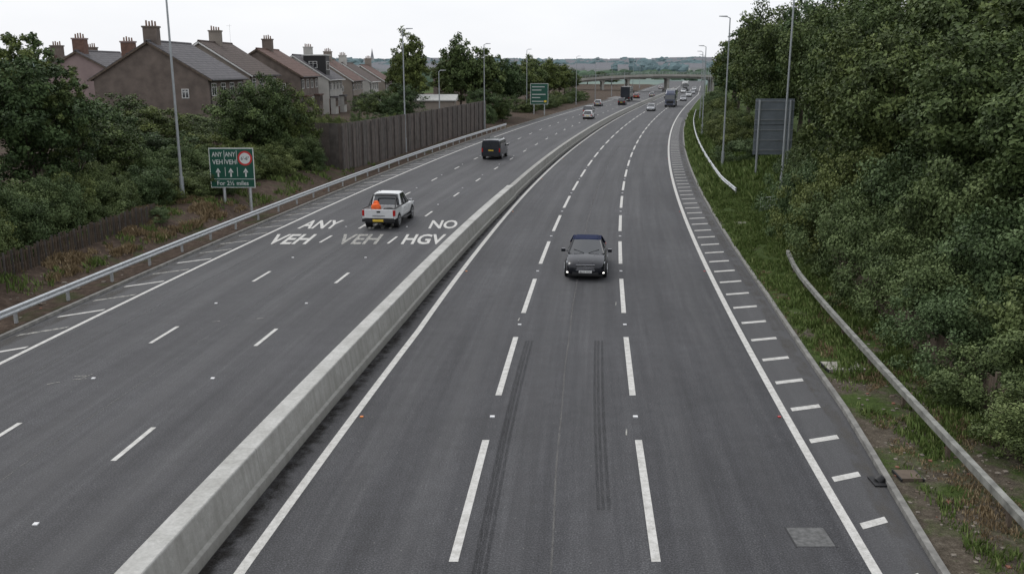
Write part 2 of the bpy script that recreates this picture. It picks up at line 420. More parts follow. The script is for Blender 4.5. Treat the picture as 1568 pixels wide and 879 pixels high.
while y<180:
    for o in (0,3.68): mb.box(P(o,y)[0]-.06,P(o,y)[0]+.06,y-.05,y+.05,.0,.03,'stud')
    if k%2==0:
        for o,mm in ((medline(y)+.22,'amber'),(7.38,'red')): mb.box(P(o,y)[0]-.04,P(o,y)[0]+.04,y-.04,y+.04,0,.025,mm)
    for o in (-8.4,-11.85): mb.box(P(o,y+3)[0]-.05,P(o,y+3)[0]+.05,y+2.95,y+3.05,0,.025,'stud')
    y+=8.7; k+=1
mb.obj('reflective_road_studs')
yy=list(np.arange(10,29.5,.7))
for o in (.40,.49,.60,2.68,2.78,2.90):
    ya=[q for q in yy if (o<1 or q>16.6)]
    strip('tyre_mark',lambda y,o=o:o-.055+.04*math.sin(y*.2),lambda y,o=o:o+.055+.04*math.sin(y*.2),ya,.003+.0002*o,'skid',mk)
yy=list(np.arange(0,120,.8))
wob=lambda y:.012*math.sin(y*.9)+.02*math.sin(y*.17+1)
for o,ph,hw_ in ((1.78,0,.03),(-10.3,5,.02),(-13.9,3,.02)):
    strip('joint_line',lambda y,o=o,ph=ph,hw_=hw_:o+wob(y+ph)-hw_,lambda y,o=o,ph=ph,hw_=hw_:o+wob(y+ph)+hw_,yy,.0042,'joint',mk)
yg=list(np.arange(4,160,1.0))
strip('grit_strip',lambda y:bar_off(y)+.38,lambda y:medline(y)-.02,yg,.0045,'grit',mk)
strip('grit_strip',lambda y:bar_off(y)-.38,lambda y:bar_off(y)-1.0,yg,.0045,'grit',mk)
strip('dust_strip',lambda y:kr(y)-.6,lambda y:kr(y)+.0,yg,.0045,'dust',mk)
strip('dust_strip',lambda y:-17.0,lambda y:-16.2,yg,.0045,'dust',mk)
def cover(name,o,y,w,l,mat,z=.008):
    mb=MB(); x=P(o,y)[0]
    mb.box(x-w/2,x+w/2,y-l/2,y+l/2,-.05,z,mat)
    mb.box(x-w/2-.03,x-w/2-.002,y-l/2-.03,y+l/2+.03,-.05,z-.003,'black'); mb.box(x+w/2+.002,x+w/2+.03,y-l/2-.03,y+l/2+.03,-.05,z-.003,'black')
    return mb.obj(name)
cover('manhole_cover',6.7,15.9,.72,.72,'cover')
cover('drain_cover',10.0,25.8,1.1,.75,'slab',.17)
cover('drain_cover',9.42,18.4,.45,.45,MT['wood'],.14)
cover('drain_cover',10.3,51.5,1.6,1.3,'slab',.15)
mb=MB(); x=P(8.75,18.3)[0]; mb.cyl((x,18.3,.02),(x+.1,18.3,.13),.12,.09,'black'); mb.box(x-.16,x+.16,18.05,18.5,-.02,.04,'black'); mb.obj('gully_drain')

# ------------------------------------------------------------------ central barrier
mb=MB()
prof=[(-.41,0),(-.40,.225),(-.31,.24),(-.225,.88),(-.21,.90),(.21,.90),(.225,.88),(.31,.24),(.40,.225),(.41,0)]
sweep(mb,prof,list(np.arange(-12,63,1.5))+[63],bar_off,'barrier',True)
prof2=[(-.32,0),(-.32,.2),(-.24,.25),(-.17,.80),(.17,.80),(.24,.25),(.32,.2),(.32,0)]
sweep(mb,prof2,[63.05]+list(np.arange(64.5,150,3))+list(np.arange(150,420,8.0)),bar_off,'barrier',True)
mb.obj('concrete_median_barrier')

# ------------------------------------------------------------------ guard rails
def guardrail(name,off,y0,y1,side,mat='galv',box=False):
    mb=MB(); ysr=list(np.arange(y0,y1,2.0))+[y1]
    if box:
        sweep(mb,[(-.07,.50),(-.07,.66),(.07,.66),(.07,.50)],ysr,off,mat,True)
    else:
        w=[(0,.44),(.055,.48),(.055,.53),(0,.585),(.055,.64),(.055,.69),(0,.73)]
        sweep(mb,[(a*side,z) for a,z in w]+[(a*side-.012,z) for a,z in reversed(w)],ysr,off,mat,True)
    y=y0+.6
    while y<y1:
        x,_,_=P(off(y)-side*.09,y)
        if box: mb.box(x-.04,x+.04,y-.05,y+.05,-.1,.495,'wood')
        else:
            mb.box(x-.045,x+.045,y-.06,y+.06,-.1,.66,mat); mb.box(min(x,x+side*.09)+.002,max(x,x+side*.09),y-.03,y+.03,.5,.62,mat)
        y+=3.2
    return mb.obj(name)
guardrail('crash_barrier_rail',lambda y:-17.5,-5,140,1)
guardrail('crash_barrier_rail',lambda y:float(np.interp(y,[10,15.5,33,37,41],[10.35,10.5,10.8,10.9,11.3])),6,41,-1,'galv_old',True)
guardrail('crash_barrier_rail',lambda y:float(np.interp(y,[62,70,150],[11.6,11.2,10.8])),63,190,-1)

# ------------------------------------------------------------------ street lamps
def lamp(x,y,h,side,arm=1.0):
    z=max(0,gz(x,y))
    e=empty('street_lamp',(x,y,z-.1))
    mb=MB(); mb.cyl((0,0,0),(0,0,1.6),.13,.125,'pole'); mb.cyl((0,0,1.6),(0,0,h),.085,.05,'pole',10)
    mb.box(-.132,-.10,-.06,.06,.5,1.1,'lantern')
    mb.cyl((0,0,h-.03),(side*arm,0,h+.12),.035,.03,'pole',8); mb.obj('column',e)
    mb=MB(); mb.hexa([(side*arm-.05*side,-.12,h+.06),(side*(arm+.65),-.1,h+.10),(side*(arm+.65),.1,h+.10),(side*arm-.05*side,.12,h+.06),
                      (side*arm-.05*side,-.09,h+.18),(side*(arm+.65),-.07,h+.17),(side*(arm+.65),.07,h+.17),(side*arm-.05*side,.09,h+.18)],'lantern'); mb.obj('lantern',e,bevel=.02)
lamp(-19.6,54.2,13,1); lamp(-11.1,96.2,12.4,1,.4); lamp(-4.0,135,12,1,.3); lamp(2.9,184,12,1,.3)
lamp(-8.8,112.9,8.2,1,.2)
for y in (228,262,300,340,380,420): lamp(M(y)-19.5,y,11.5,1,.3)
lamp(17.7,60,13.5,-1); lamp(18.8,82,13.0,-1,.3)
for y in (122,160,198,236,275,315,360,410): lamp(M(y)+11.8,y,11.5,-1,.3)

# ------------------------------------------------------------------ lane sign (left)
sx,sy=-16.95,55.5; z0=1.67; z1=4.07; w=2.7
e=empty('lane_restriction_sign',(sx,sy,0))
mb=MB()
for px in (-.6,.98): mb.cyl((px,.12,.2),(px,.12,3.9),.09,.09,'galv',12)
mb.obj('posts',e)
mb=MB(); mb.box(-w/2,w/2,0,.03,z0,z1,'sign_white'); mb.obj('backing',e,bevel=.01)
mb=MB(); mb.box(-w/2+.05,w/2-.05,-.004,-.001,z0+.05,z1-.05,'sign_green'); mb.obj('green_panel',e)
mb=MB(); Y0,Y1=-.008,-.005
mb.box(-w/2+.05,w/2-.05,Y0,Y1,z0+.52,z0+.55,'sign_white')
for px in (-.42,.32):
    mb.box(px-.015,px+.015,Y0,Y1,z0+.7,z0+1.25,'sign_white')
    mb.box(px-.015,px+.015,Y0,Y1,z0+1.45,z1-.15,'sign_white')
for px in (-.85,-.08,.82):
    mb.box(px-.045,px+.045,Y0,Y1,z0+.66,z0+1.0,'sign_white')
    mb.add([(px-.16,Y0,z0+.93),(px+.16,Y0,z0+.93),(px,Y0,z0+1.2)],[(0,1,2)],'sign_white')
mb.cyl((.82,-.004,z0+1.78),(.82,-.010,z0+1.78),.44,.44,'sign_red',32); mb.cyl((.82,-.0105,z0+1.78),(.82,-.013,z0+1.78),.33,.33,'sign_white',32)
mb.obj('symbols',e)
for s,px,pz,tw,th,mt in (('ANY',-.85,z0+1.88,.62,.28,'sign_white'),('VEH',-.85,z0+1.42,.62,.28,'sign_white'),('ANY',-.06,z0+1.88,.62,.28,'sign_white'),('VEH',-.06,z0+1.42,.62,.28,'sign_white'),
        ('For 2½ miles',0,z0+.15,1.9,.27,'sign_white'),("6'-6\"",.82,z0+1.68,.5,.2,'sign_dark')):
    text(s,'text',(px,-.016,pz),tw,th,mt,False,e,.01)

e=empty('direction_sign',(5.2,178,0))
mb=MB(); mb.cyl((-1,.2,0),(-1,.2,5.4),.1,.1,'galv'); mb.cyl((1,.2,0),(1,.2,5.4),.1,.1,'galv'); mb.obj('posts',e)
mb=MB(); mb.box(-1.7,1.7,0,.06,2.1,6.0,'sign_white'); mb.obj('backing',e)
mb=MB(); mb.box(-1.62,1.62,-.02,-.003,2.18,5.92,MT['sign_green'])
for z,wd in ((5.3,2.4),(4.7,1.8),(3.9,2.6),(3.3,1.6),(2.6,2.2)): mb.box(-1.4,-1.4+wd,-.04,-.023,z,z+.14,'sign_white')
mb.box(.9,1.4,-.04,-.024,2.5,2.85,'plate_y'); mb.obj('green_panel',e)

e=empty('road_sign_back',(20.9,74,0))
mb=MB()
for px in (-1.25,1.2): mb.cyl((px,-.14,-.2),(px,-.14,6.3),.085,.085,'pole',12)
mb.obj('posts',e)
mb=MB(); mb.box(-1.55,1.55,0,.04,2.0,6.4,'sign_back')
for z in (2.35,3.15,3.95,4.75,5.55,6.2): mb.box(-1.54,1.54,-.05,-.003,z-.035,z+.035,'sign_rail')
mb.box(-1.549,1.549,-.008,-.003,4.33,4.37,'black')
mb.obj('panel',e,bevel=.006)

mb=MB()
for z in (.15,.5,.85,1.05): mb.bar((15.2,55.6,z),(16.6,56.4,z),.035,.035,'galv')
for t in np.linspace(0,1,9): mb.bar((15.2+1.4*t,55.6+.8*t,.05),(15.2+1.4*t,55.6+.8*t,1.06),.025,.025,'galv')
for t in (.2,.8): mb.bar((15.2+1.4*t+.2,55.6+.8*t-.4,.08),(15.2+1.4*t-.2,55.6+.8*t+.4,.08),.04,.04,'galv')
mb.obj('pedestrian_barrier')

# ------------------------------------------------------------------ fences
pts=[(-19.5,79.5),(-14.2,77.0)]+[(M(y)-19.9,y) for y in range(82,138,5)]
MT['fence']=pm('fence_boards',(.115,.095,.084),.9,0,.3,1.2)
MT['fence2']=pm('fence_boards_grey',(.098,.086,.078),.9,0,.3,2)
mb=MB()
for i in range(len(pts)-1):
    p=Vector((*pts[i],0));q=Vector((*pts[i+1],0)); L=(q-p).length; nb=int(L/.30)
    for k in range(nb):
        a=p.lerp(q,k/nb); c=p.lerp(q,(k+.93)/nb); dz=random.uniform(-.03,.03); j=random.uniform(-.02,.02)
        d=Vector((j,j,0)); z=float(np.interp(a.y,[77,100,137],[4.3,4.1,4.2]))
        mb.bar(a+d+Vector((0,0,z/2)),c+d+Vector((0,0,z/2)),.04,z+dz,'fence' if random.random()<.6 else 'fence2')
    for t in (0,.5):
        a=p.lerp(q,t); mb.box(a.x+.02,a.x+.14,a.y-.12,a.y-.03,-.1,4.1,'fence2')
mb.obj('timber_noise_fence')
mb=MB()
for i in range(90):
    t=i/89; x=-20.2+1.3*t; y=31+17*t; z=gz(x,y); h=.95+random.uniform(-.08,.08)
    mb.bar((x,y,z-.1),(x+random.uniform(-.03,.03),y+random.uniform(-.02,.02),z+h),.09,.02,'wood' if i%3 else 'fence2')
for i in range(9):
    t=i/9; t2=(i+1)/9
    for hz in (.3,.75):
        xa,ya=-20.25+1.3*t,31+17*t; xb,yb=-20.25+1.3*t2,31+17*t2
        mb.bar((xa,ya,gz(xa,ya)+hz),(xb,yb,gz(xb,yb)+hz),.04,.07,'wood')
mb.obj('picket_fence')
mb=MB()
for i in range(14):
    y=20+i*1.6; x=M(y)+12.6+.03*i; z=gz(x,y); mb.box(x-.05,x+.05,y-.05,y+.05,z-.2,z+1.3,'wood')
    if i<13:
        y2=y+1.6;x2=M(y2)+12.6+.03*(i+1);z2=gz(x2,y2)
        for k in range(10):
            t=k/10; xx=x+(x2-x)*t; yy_=y+1.6*t; zz=z+(z2-z)*t; mb.box(xx-.01,xx+.01,yy_,yy_+.12,zz,zz+1.1,'wood')
mb.obj('board_fence')

# ------------------------------------------------------------------ houses
def mat_roof(name,col):
    m,nt,b=newmat(name)
    tc=N(nt,'ShaderNodeTexCoord'); w=N(nt,'ShaderNodeTexWave',bands_direction='Z'); w.inputs['Scale'].default_value=1.3; w.inputs['Distortion'].default_value=.4
    nt.links.new(tc.outputs['Object'],w.inputs[0]); n=noisen(nt,1.6,6,rough=.7)
    c=mixc(nt,1,col,ramp(nt,n.outputs[0],[(.3,.68),(.7,1.35)]).outputs[0],'MULTIPLY')
    c=mixc(nt,1,c,ramp(nt,w.outputs[0],[(.0,.72),(.3,1.05)]).outputs[0],'MULTIPLY')
    nt.links.new(c,b.inputs['Base Color']); b.inputs['Roughness'].default_value=.85; b.inputs['Specular IOR Level'].default_value=.3
    bump(nt,b,w.outputs[0],.5,.05); return m
RG=mat_roof('slate_tiles',(.105,.10,.105)); RB=mat_roof('brown_tiles',(.085,.066,.058)); RR=mat_roof('red_tiles',(.12,.075,.062))
WP=pm('pink_render',(.27,.205,.195),.9,0,.15,.6); WB=pm('brown_pebbledash',(.135,.108,.092),.9,0,.28,.9); WG=pm('beige_render',(.235,.205,.175),.9,0,.18,.7); WK=pm('brick_wall',(.14,.08,.06),.9,0,.25,3)
WW=pm('white_render',(.44,.43,.40),.9,0,.12,.8)
def window(mb,axis,a,u,z,w,h,fr='white_frame'):
    def bx(u0,u1,z0,z1,d0,d1,mat):
        if axis=='x+': mb.box(a+d0,a+d1,u0,u1,z0,z1,mat)
        else: mb.box(u0,u1,a-d1,a-d0,z0,z1,mat)
    bx(u-w/2,u+w/2,z,z+h,.002,.03,'glass')
    t=.07
    bx(u-w/2-t,u-w/2,z-t,z+h+t,.002,.07,fr); bx(u+w/2,u+w/2+t,z-t,z+h+t,.002,.07,fr)
    bx(u-w/2+.001,u+w/2-.001,z+h,z+h+t,.002,.069,fr); bx(u-w/2+.001,u+w/2-.001,z-t,z,.002,.08,fr)
    bx(u-.03,u+.03,z+.001,z+h-.001,.032,.06,fr); bx(u-w/2+.001,u-.031,z+h*.68,z+h*.68+.05,.032,.058,fr); bx(u+.031,u+w/2-.001,z+h*.68,z+h*.68+.05,.032,.058,fr)
def house(xc,y0,Ly,hw,eave,ridge,wall,roof,name='pebbledash_house',dormer=False,chs=(.06,.94),bay=True,lower=None,aerial=False,gw=False):
    base=gz(xc+hw,y0)-.6
    e=empty(name,(xc,y0,0))
    mb=MB()
    vs=[(-hw,0,base),(hw,0,base),(hw,0,eave),(0,0,ridge-.1),(-hw,0,eave)]
    vs+=[(x,Ly,z) for x,_,z in vs]
    mb.add(vs,[(0,1,2,3,4),(9,8,7,6,5),(1,6,7,2),(0,4,9,5),(2,7,8,3),(3,8,9,4),(0,5,6,1)],wall)
    if lower: mb.box(hw+.003,hw+.03,.01,Ly-.01,base,base+3.0,lower)
    mb.obj('walls',e)
    mb=MB(); s=(ridge-eave)/hw; ov=.45; ye=.25; t=.16
    for sd in (1,-1):
        xa,za=sd*(hw+ov),eave-s*ov
        p=[(0,-ye,ridge),(xa,-ye,za),(xa,Ly+ye,za),(0,Ly+ye,ridge),(0,-ye,ridge+t),(xa,-ye,za+t),(xa,Ly+ye,za+t),(0,Ly+ye,ridge+t)]
        if sd<0: p=[p[1],p[0],p[3],p[2],p[5],p[4],p[7],p[6]]
        mb.hexa(p,roof)
    mb.cyl((0,-ye,ridge+t),(0,Ly+ye,ridge+t),.13,.13,roof,8)
    mb.obj('roof',e)
    mb=MB()
    for sd in (1,-1):
        xa=sd*(hw+ov); za=eave-s*ov
        mb.cyl((xa+sd*.07,-ye,za+.03),(xa+sd*.07,Ly+ye,za+.03),.07,.07,'white_frame' if wall in (WP,WW) else 'black',8)
        mb.bar((0,-ye-.02,ridge-.02),(xa,-ye-.02,za-.02),.03,.18,'white_frame' if wall in (WG,WW) else 'wood')
    mb.cyl((hw+.08,.4,base),(hw+.08,.4,eave-.1),.045,.045,'black',6); mb.obj('gutters',e)
    mb=MB(); nwin=4; h2=eave-1.75
    for k in range(nwin):
        u=Ly*(k+.5)/nwin; window(mb,'x+',hw,u,h2,1.35,1.15)
        window(mb,'x+',hw+(.03 if lower else 0),u,h2-2.7,1.6,1.3)
    window(mb,'y-',0,3.4,h2-.2,.6,.8)
    mb.obj('windows',e)
    if bay:
        mb=MB()
        for u in (Ly*.18,Ly*.82):
            mb.box(hw+.002,hw+.8,u-1.2,u+1.2,base,h2-1.2,wall); mb.box(hw+.002,hw+.95,u-1.35,u+1.35,h2-1.195,h2-1.0,roof)
            mb.box(hw+.801,hw+.84,u-1.05,u+1.05,h2-2.6,h2-1.3,'glass')
        mb.obj('bays',e)
    mb=MB()
    for f in chs:
        yc=f*Ly; cw,cl=.68,1.1
        mb.box(-cw,cw,yc-cl/2,yc+cl/2,ridge-1,ridge+1.45,wall if wall!=WP else WK)
        mb.box(-cw-.08,cw+.08,yc-cl/2-.08,yc+cl/2+.08,ridge+1.45,ridge+1.62,wall)
        for px in (-.45,-.15,.15,.45):
            mb.cyl((px,yc,ridge+1.62),(px,yc,ridge+2.0+random.uniform(0,.2)),.10,.085,'pot',8)
    mb.obj('chimneys',e)
    if aerial:
        mb=MB(); mb.cyl((.3,Ly*.9,ridge+.2),(.3,Ly*.9,ridge+2.6),.012,.012,'pole',5)
        for k in range(5): mb.bar((-.05+.12*k,Ly*.9-.2,ridge+2.4),(-.05+.12*k,Ly*.9+.2,ridge+2.4),.01,.01,'pole')
        mb.bar((-.1,Ly*.9,ridge+2.4),(.6,Ly*.9,ridge+2.4),.012,.012,'pole'); mb.obj('aerial',e)
    if dormer:
        mb=MB(); mb.box(1.3,hw-.6,1.5,4.6,eave,ridge+.05,'black'); mb.box(1.1,hw-.4,1.3,4.8,ridge+.052,ridge+.22,'white_frame')
        window(mb,'x+',hw-.6,3.05,eave+1.4,2.2,1.2); window(mb,'y-',1.5,2.8,eave+1.7,1.2,.9); mb.obj('dormer',e)
    return e
house(-50.8,110,12,5.8,7.5,10.6,WP,RG,'rendered_house',chs=(.1,))
house(-44.4,109,4,2.2,7.3,10.2,WP,RG,'rendered_house',chs=(.1,),bay=False)
house(-36.6,95,12.5,5.8,7.8,11.3,WB,RG,chs=(.1,))
house(-37.4,113,13,5.8,8.1,11.8,WG,RB,chs=(.5,),aerial=True)
house(-35.4,131,12,5.8,7.8,11.3,WB,RR,chs=(.5,))
house(-34.4,148,12,5.4,7.2,10.7,WW,RG,name='rendered_house',dormer=True,lower=WK,chs=(.94,))
house(-33.6,166,12,5.2,6.8,10.2,WG,RR,name='rendered_house',chs=(.5,))
house(-33.2,184,12,5.2,6.4,9.7,WW,RB,name='rendered_house',chs=(.06,),lower=WK)
house(-32.6,202,12,5.2,6.1,9.4,WG,RR,name='rendered_house',chs=(.94,))
house(-13.5,232,14,6,8.5,12.3,WB,RB,'brick_house',chs=(.06,))
house(-62,128,12,5.6,7.2,10.2,WB,RR,'brick_house')
e=empty('garden_garage',(-11.8,142,0)); mb=MB(); mb.box(-3,3,0,5,-.2,3.9,WG); mb.obj('walls',e)
mb=MB(); mb.hexa([(-3.3,-.3,3.92),(3.3,-.3,3.92),(3.3,5.3,3.92),(-3.3,5.3,3.92),(-3.3,-.3,4.1),(3.3,-.3,4.1),(3.3,5.3,4.8),(-3.3,5.3,4.8)],pm('felt_roof_pale',(.4,.4,.38),.8)); mb.obj('roof',e)

# ------------------------------------------------------------------ overpass
e=empty('road_overbridge')
def bz(x): return 6.5-((x-62)/40)**2*2.2
def by(x): return 368-.06*(x-60)
xs=np.linspace(6,112,40)
mb=MB(); ring=[]
for x in xs:
    z=bz(x);y=by(x); ring.append([(x,y,z-1.4),(x,y+9,z-1.4),(x,y+9,z),(x,y,z)])
mb.loft(ring,'bridge_dark',False); mb.obj('deck',e)
mb=MB(); ring=[]
for x in xs:
    z=bz(x);y=by(x); ring.append([(x,y-.5,z-.7),(x,y-.003,z-.7),(x,y-.003,z+.25),(x,y-.5,z+.25)])
mb.loft(ring,'bridge',False)
for i in range(len(xs)-1):
    x,x2=xs[i],xs[i+1]
    for h in (.65,1.1): mb.bar((x,by(x)-.25,bz(x)+h),(x2,by(x2)-.25,bz(x2)+h),.08,.1,'pole')
    for t in (0,.5): xx=x+(x2-x)*t; mb.box(xx-.04,xx+.04,by(xx)-.3,by(xx)-.2,bz(xx)+.2,bz(xx)+1.1,'pole')
mb.obj('parapet',e)
mb=MB()
for x in (36,46,61.5,79,90):
    for dy in (1.2,4.5,7.8): mb.cyl((x,by(x)+dy,-.2),(x,by(x)+dy,bz(x)-1.4),.5,.5,'bridge',12)
    mb.box(x-.7,x+.7,by(x)+.3,by(x)+8.7,bz(x)-1.9,bz(x)-1.42,'bridge')
mb.obj('piers',e)

# ------------------------------------------------------------------ foliage
def quads_mesh(name,V,F,tint,mats):
    me=bpy.data.meshes.new(name); me.from_pydata(V.tolist(),[],F.tolist())
    for mt in mats: me.materials.append(mt)
    a=me.attributes.new('tint','FLOAT','POINT'); a.data.foreach_set('value',tint.astype(np.float32))
    me.update(); return me
def unit(v): return v/np.linalg.norm(v,axis=-1,keepdims=True)
def leaf_mesh(name,seed,rx,rz,zc,ncl,nleaf,leaf,mat,inner=.42,cr=(.14,.27)):
    r=np.random.default_rng(seed)
    d=unit(r.normal(size=(ncl,3)))
    lob=unit(r.normal(size=(7,3))); amp=r.uniform(-.30,.32,7)
    rad=1+ (np.clip(d@lob.T,0,1)**3*amp).sum(1)
    rr=r.uniform(0,1,ncl)**inner
    c=d*(rad*rr)[:,None]*np.array([rx,rx,rz]); c[:,2]+=zc
    c[:,2]=np.maximum(c[:,2],.25)
    R=r.uniform(*cr,ncl)*rx*(1.15-.35*rr)
    w=R**2; idx=r.choice(ncl,nleaf,p=w/w.sum())
    dd=unit(r.normal(size=(nleaf,3)))
    q=r.uniform(.35,1.0,nleaf)+ (r.uniform(0,1,nleaf)<.18)*r.uniform(0,.45,nleaf)
    pos=c[idx]+dd*(R[idx]*q)[:,None]*np.array([1,1,.75])
    out=unit((c-np.array([0,0,zc]))+1e-3)[idx]
    n=unit(dd*.5+out*.35+np.array([0,0,.4])+r.normal(size=(nleaf,3))*.6)
    t=unit(np.cross(n,r.normal(size=(nleaf,3)))); b=np.cross(n,t)
    s=leaf*r.uniform(.55,1.35,nleaf)[:,None]
    V=np.stack([pos-t*s*.5,pos-b*s*.3+n*s*.06,pos+t*s*.5,pos+b*s*.3+n*s*.06],1).reshape(-1,3)
    V[:,2]=np.maximum(V[:,2],.02)
    F=np.arange(nleaf*4).reshape(-1,4)
    ct=r.uniform(0,1,ncl)
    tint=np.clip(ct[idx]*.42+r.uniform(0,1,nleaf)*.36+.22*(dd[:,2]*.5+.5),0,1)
    return quads_mesh(name,V,F,np.repeat(tint,4),[MT[mat]])
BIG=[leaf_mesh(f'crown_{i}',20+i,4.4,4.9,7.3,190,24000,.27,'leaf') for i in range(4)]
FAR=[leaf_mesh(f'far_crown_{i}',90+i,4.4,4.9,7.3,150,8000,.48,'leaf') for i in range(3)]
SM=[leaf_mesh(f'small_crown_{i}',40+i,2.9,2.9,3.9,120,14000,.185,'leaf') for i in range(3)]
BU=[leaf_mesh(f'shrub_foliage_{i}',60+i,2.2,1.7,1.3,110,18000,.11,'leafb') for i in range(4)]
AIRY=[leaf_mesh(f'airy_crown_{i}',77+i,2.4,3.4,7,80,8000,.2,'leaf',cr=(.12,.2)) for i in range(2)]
def trunk_mesh(seed,h,r0):
    r=random.Random(seed); mb=MB(); p=Vector((0,0,-.4)); k=5
    for i in range(k):
        q=Vector((p.x+r.uniform(-.15,.15),p.y+r.uniform(-.15,.15),(i+1)*h/k)); mb.cyl(p,q,r0*(1-i/(k+.5)),r0*(1-(i+1)/(k+.5)),'bark',9)
        if i>=1:
            for j in range(3):
                a=r.uniform(0,6.28); l=h*r.uniform(.16,.28); m1=q+Vector((math.cos(a)*l*.6,math.sin(a)*l*.6,l*.45)); m2=m1+Vector((math.cos(a+.4)*l*.4,math.sin(a+.4)*l*.4,l*.35))
                mb.cyl(q,m1,r0*.4*(1-i/k),r0*.22*(1-i/k)+.01,'bark',6); mb.cyl(m1,m2,r0*.22*(1-i/k)+.01,.01,'bark',5)
        p=q
    o=mb.obj('tmp'); me=o.data; bpy.data.objects.remove(o); return me
TB=[trunk_mesh(i,9.0,.26) for i in range(3)]; TS=[trunk_mesh(10+i,4.6,.13) for i in range(3)]; TA=[trunk_mesh(20+i,7.6,.12) for i in range(2)]
rt=random.Random(5)
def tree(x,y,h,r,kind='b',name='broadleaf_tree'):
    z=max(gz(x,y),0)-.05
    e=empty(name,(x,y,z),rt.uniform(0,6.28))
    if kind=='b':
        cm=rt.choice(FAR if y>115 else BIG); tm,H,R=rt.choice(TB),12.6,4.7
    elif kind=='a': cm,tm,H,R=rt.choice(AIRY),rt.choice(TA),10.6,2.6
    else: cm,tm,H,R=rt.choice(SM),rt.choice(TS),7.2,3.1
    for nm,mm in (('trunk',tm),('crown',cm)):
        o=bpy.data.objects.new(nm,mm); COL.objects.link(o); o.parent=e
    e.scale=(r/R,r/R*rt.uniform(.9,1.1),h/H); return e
def shrub(x,y,h,r,name='shrub'):
    z=max(gz(x,y),0)-.08
    o=bpy.data.objects.new(name,rt.choice(BU)); COL.objects.link(o); o.location=(x,y,z); o.rotation_euler[2]=rt.uniform(0,6.28)
    o.scale=(r/2.2,r/2.2,h/3.1); return o
# left side
tree(-27.5,41,9.4,4.0); tree(-24.4,46.5,8.4,3.0); tree(-31,50,9.4,4); tree(-23.6,36,7.2,3.0,'s'); tree(-28,55,8.8,2.6,'a'); tree(-25.8,49.5,9.4,2.3,'a'); tree(-24.8,47,9.2,2,'a'); tree(-22.6,47.5,7.9,1.6,'a')
for x,y,h,r in ((-24.5,55,5.2,2.8),(-28,61,5.6,3.2),(-23.8,61,3.8,2.6),(-31.5,62,5.6,3.6),(-26.8,69,4.6,3.2),(-22.4,67,3.3,2.4),(-31,74,4.9,3.2),(-35,69,6,3.6),(-23.5,77,3.6,2.8),(-27.5,82,3.2,3.0),(-42,84,5,4),(-30,86,3.3,3)):
    tree(x,y,h,r,'s')
tree(-20.2,71.5,7.6,3.1,'s'); tree(-18.1,75.3,7.4,2.7,'s'); tree(-21.5,73.5,6.4,2.6,'s'); tree(-19.0,73.5,7.9,2.4,'s')
for i in range(60):
    y=29+i*.85; o=rt.uniform(-27,-22.8) if i%2 else rt.uniform(-24,-21.9)
    if 36<y<56 and o>-23.3: o-=1.6
    shrub(M(y)+o,y,rt.uniform(1.5,3.2),rt.uniform(1.3,2.2))
for x,y,h,r in ((-21.6,33,3,1.6),(-21.9,36,3.4,1.8),(-21.6,39,3.2,1.7),(-21.3,42,2.8,1.6),(-20.9,44.5,1.8,1.3),(-18.9,48.0,.9,.9),(-20.2,66,1.7,1.4),(-17.6,70,1.7,1.4),(-15.9,73.5,1.8,1.3),(-18.2,67.5,1.7,1.4),(-19.6,62,1.5,1.4)): shrub(x,y,h,r)
for x,y,h,r in ((-23,88,2.6,2.4),(-19.5,90,2.4,2.2),(-20.5,97,2.8,2.4),(-17.0,104,3.2,2.2),(-25,100,2.8,2.6),(-15,108,3.4,2.2)): tree(x,y,h,r,'s','garden_tree')
for i in range(9): shrub(-23+i*1.25,94+i*.9,3.5,1.25,'hedge')
tree(-16,150,12.2,3.3); tree(-18.5,156,9.4,3.0); tree(-14.4,122,6.3,3.3,'s'); tree(-17.5,125,5.2,3.0,'s'); tree(-20.4,131,4.4,2.6,'s')
tree(-8.6,158,12.3,3.9); tree(-4.6,160,12.0,3.9); tree(-11.5,172,9.8,3.6); tree(-.8,165,10.2,3.2); tree(.8,187,9.8,3.0); tree(-5,150,6,2.8,'s'); tree(-1.5,152,5,2.6,'s')
tree(3.5,204,9.4,3.2); tree(5.5,220,10.4,3.8); tree(9,240,10.6,4); tree(4,245,11.6,4.5); tree(13,258,9.8,4.2); tree(16,282,9.4,4.2); tree(10,272,10,5); tree(19,310,8.6,4.2); tree(12,305,9,5)
for i in range(20):
    y=140+i*6
    if 160<y<182: continue
    shrub(M(y)-21.6-rt.uniform(0,1.5),y,rt.uniform(2.4,3.8),rt.uniform(2,2.8))
for i in range(44):
    y=rt.uniform(215,430); x=rt.uniform(-.42*y,-.10*y); tree(x,y,rt.uniform(4.5,7.0),rt.uniform(3,5))
for i in range(24):
    y=rt.uniform(390,520); x=rt.uniform(-10,M(y)-34) if i%2 else rt.uniform(M(y)+13,M(y)+90); tree(x,y,rt.uniform(5,7),rt.uniform(4,6))
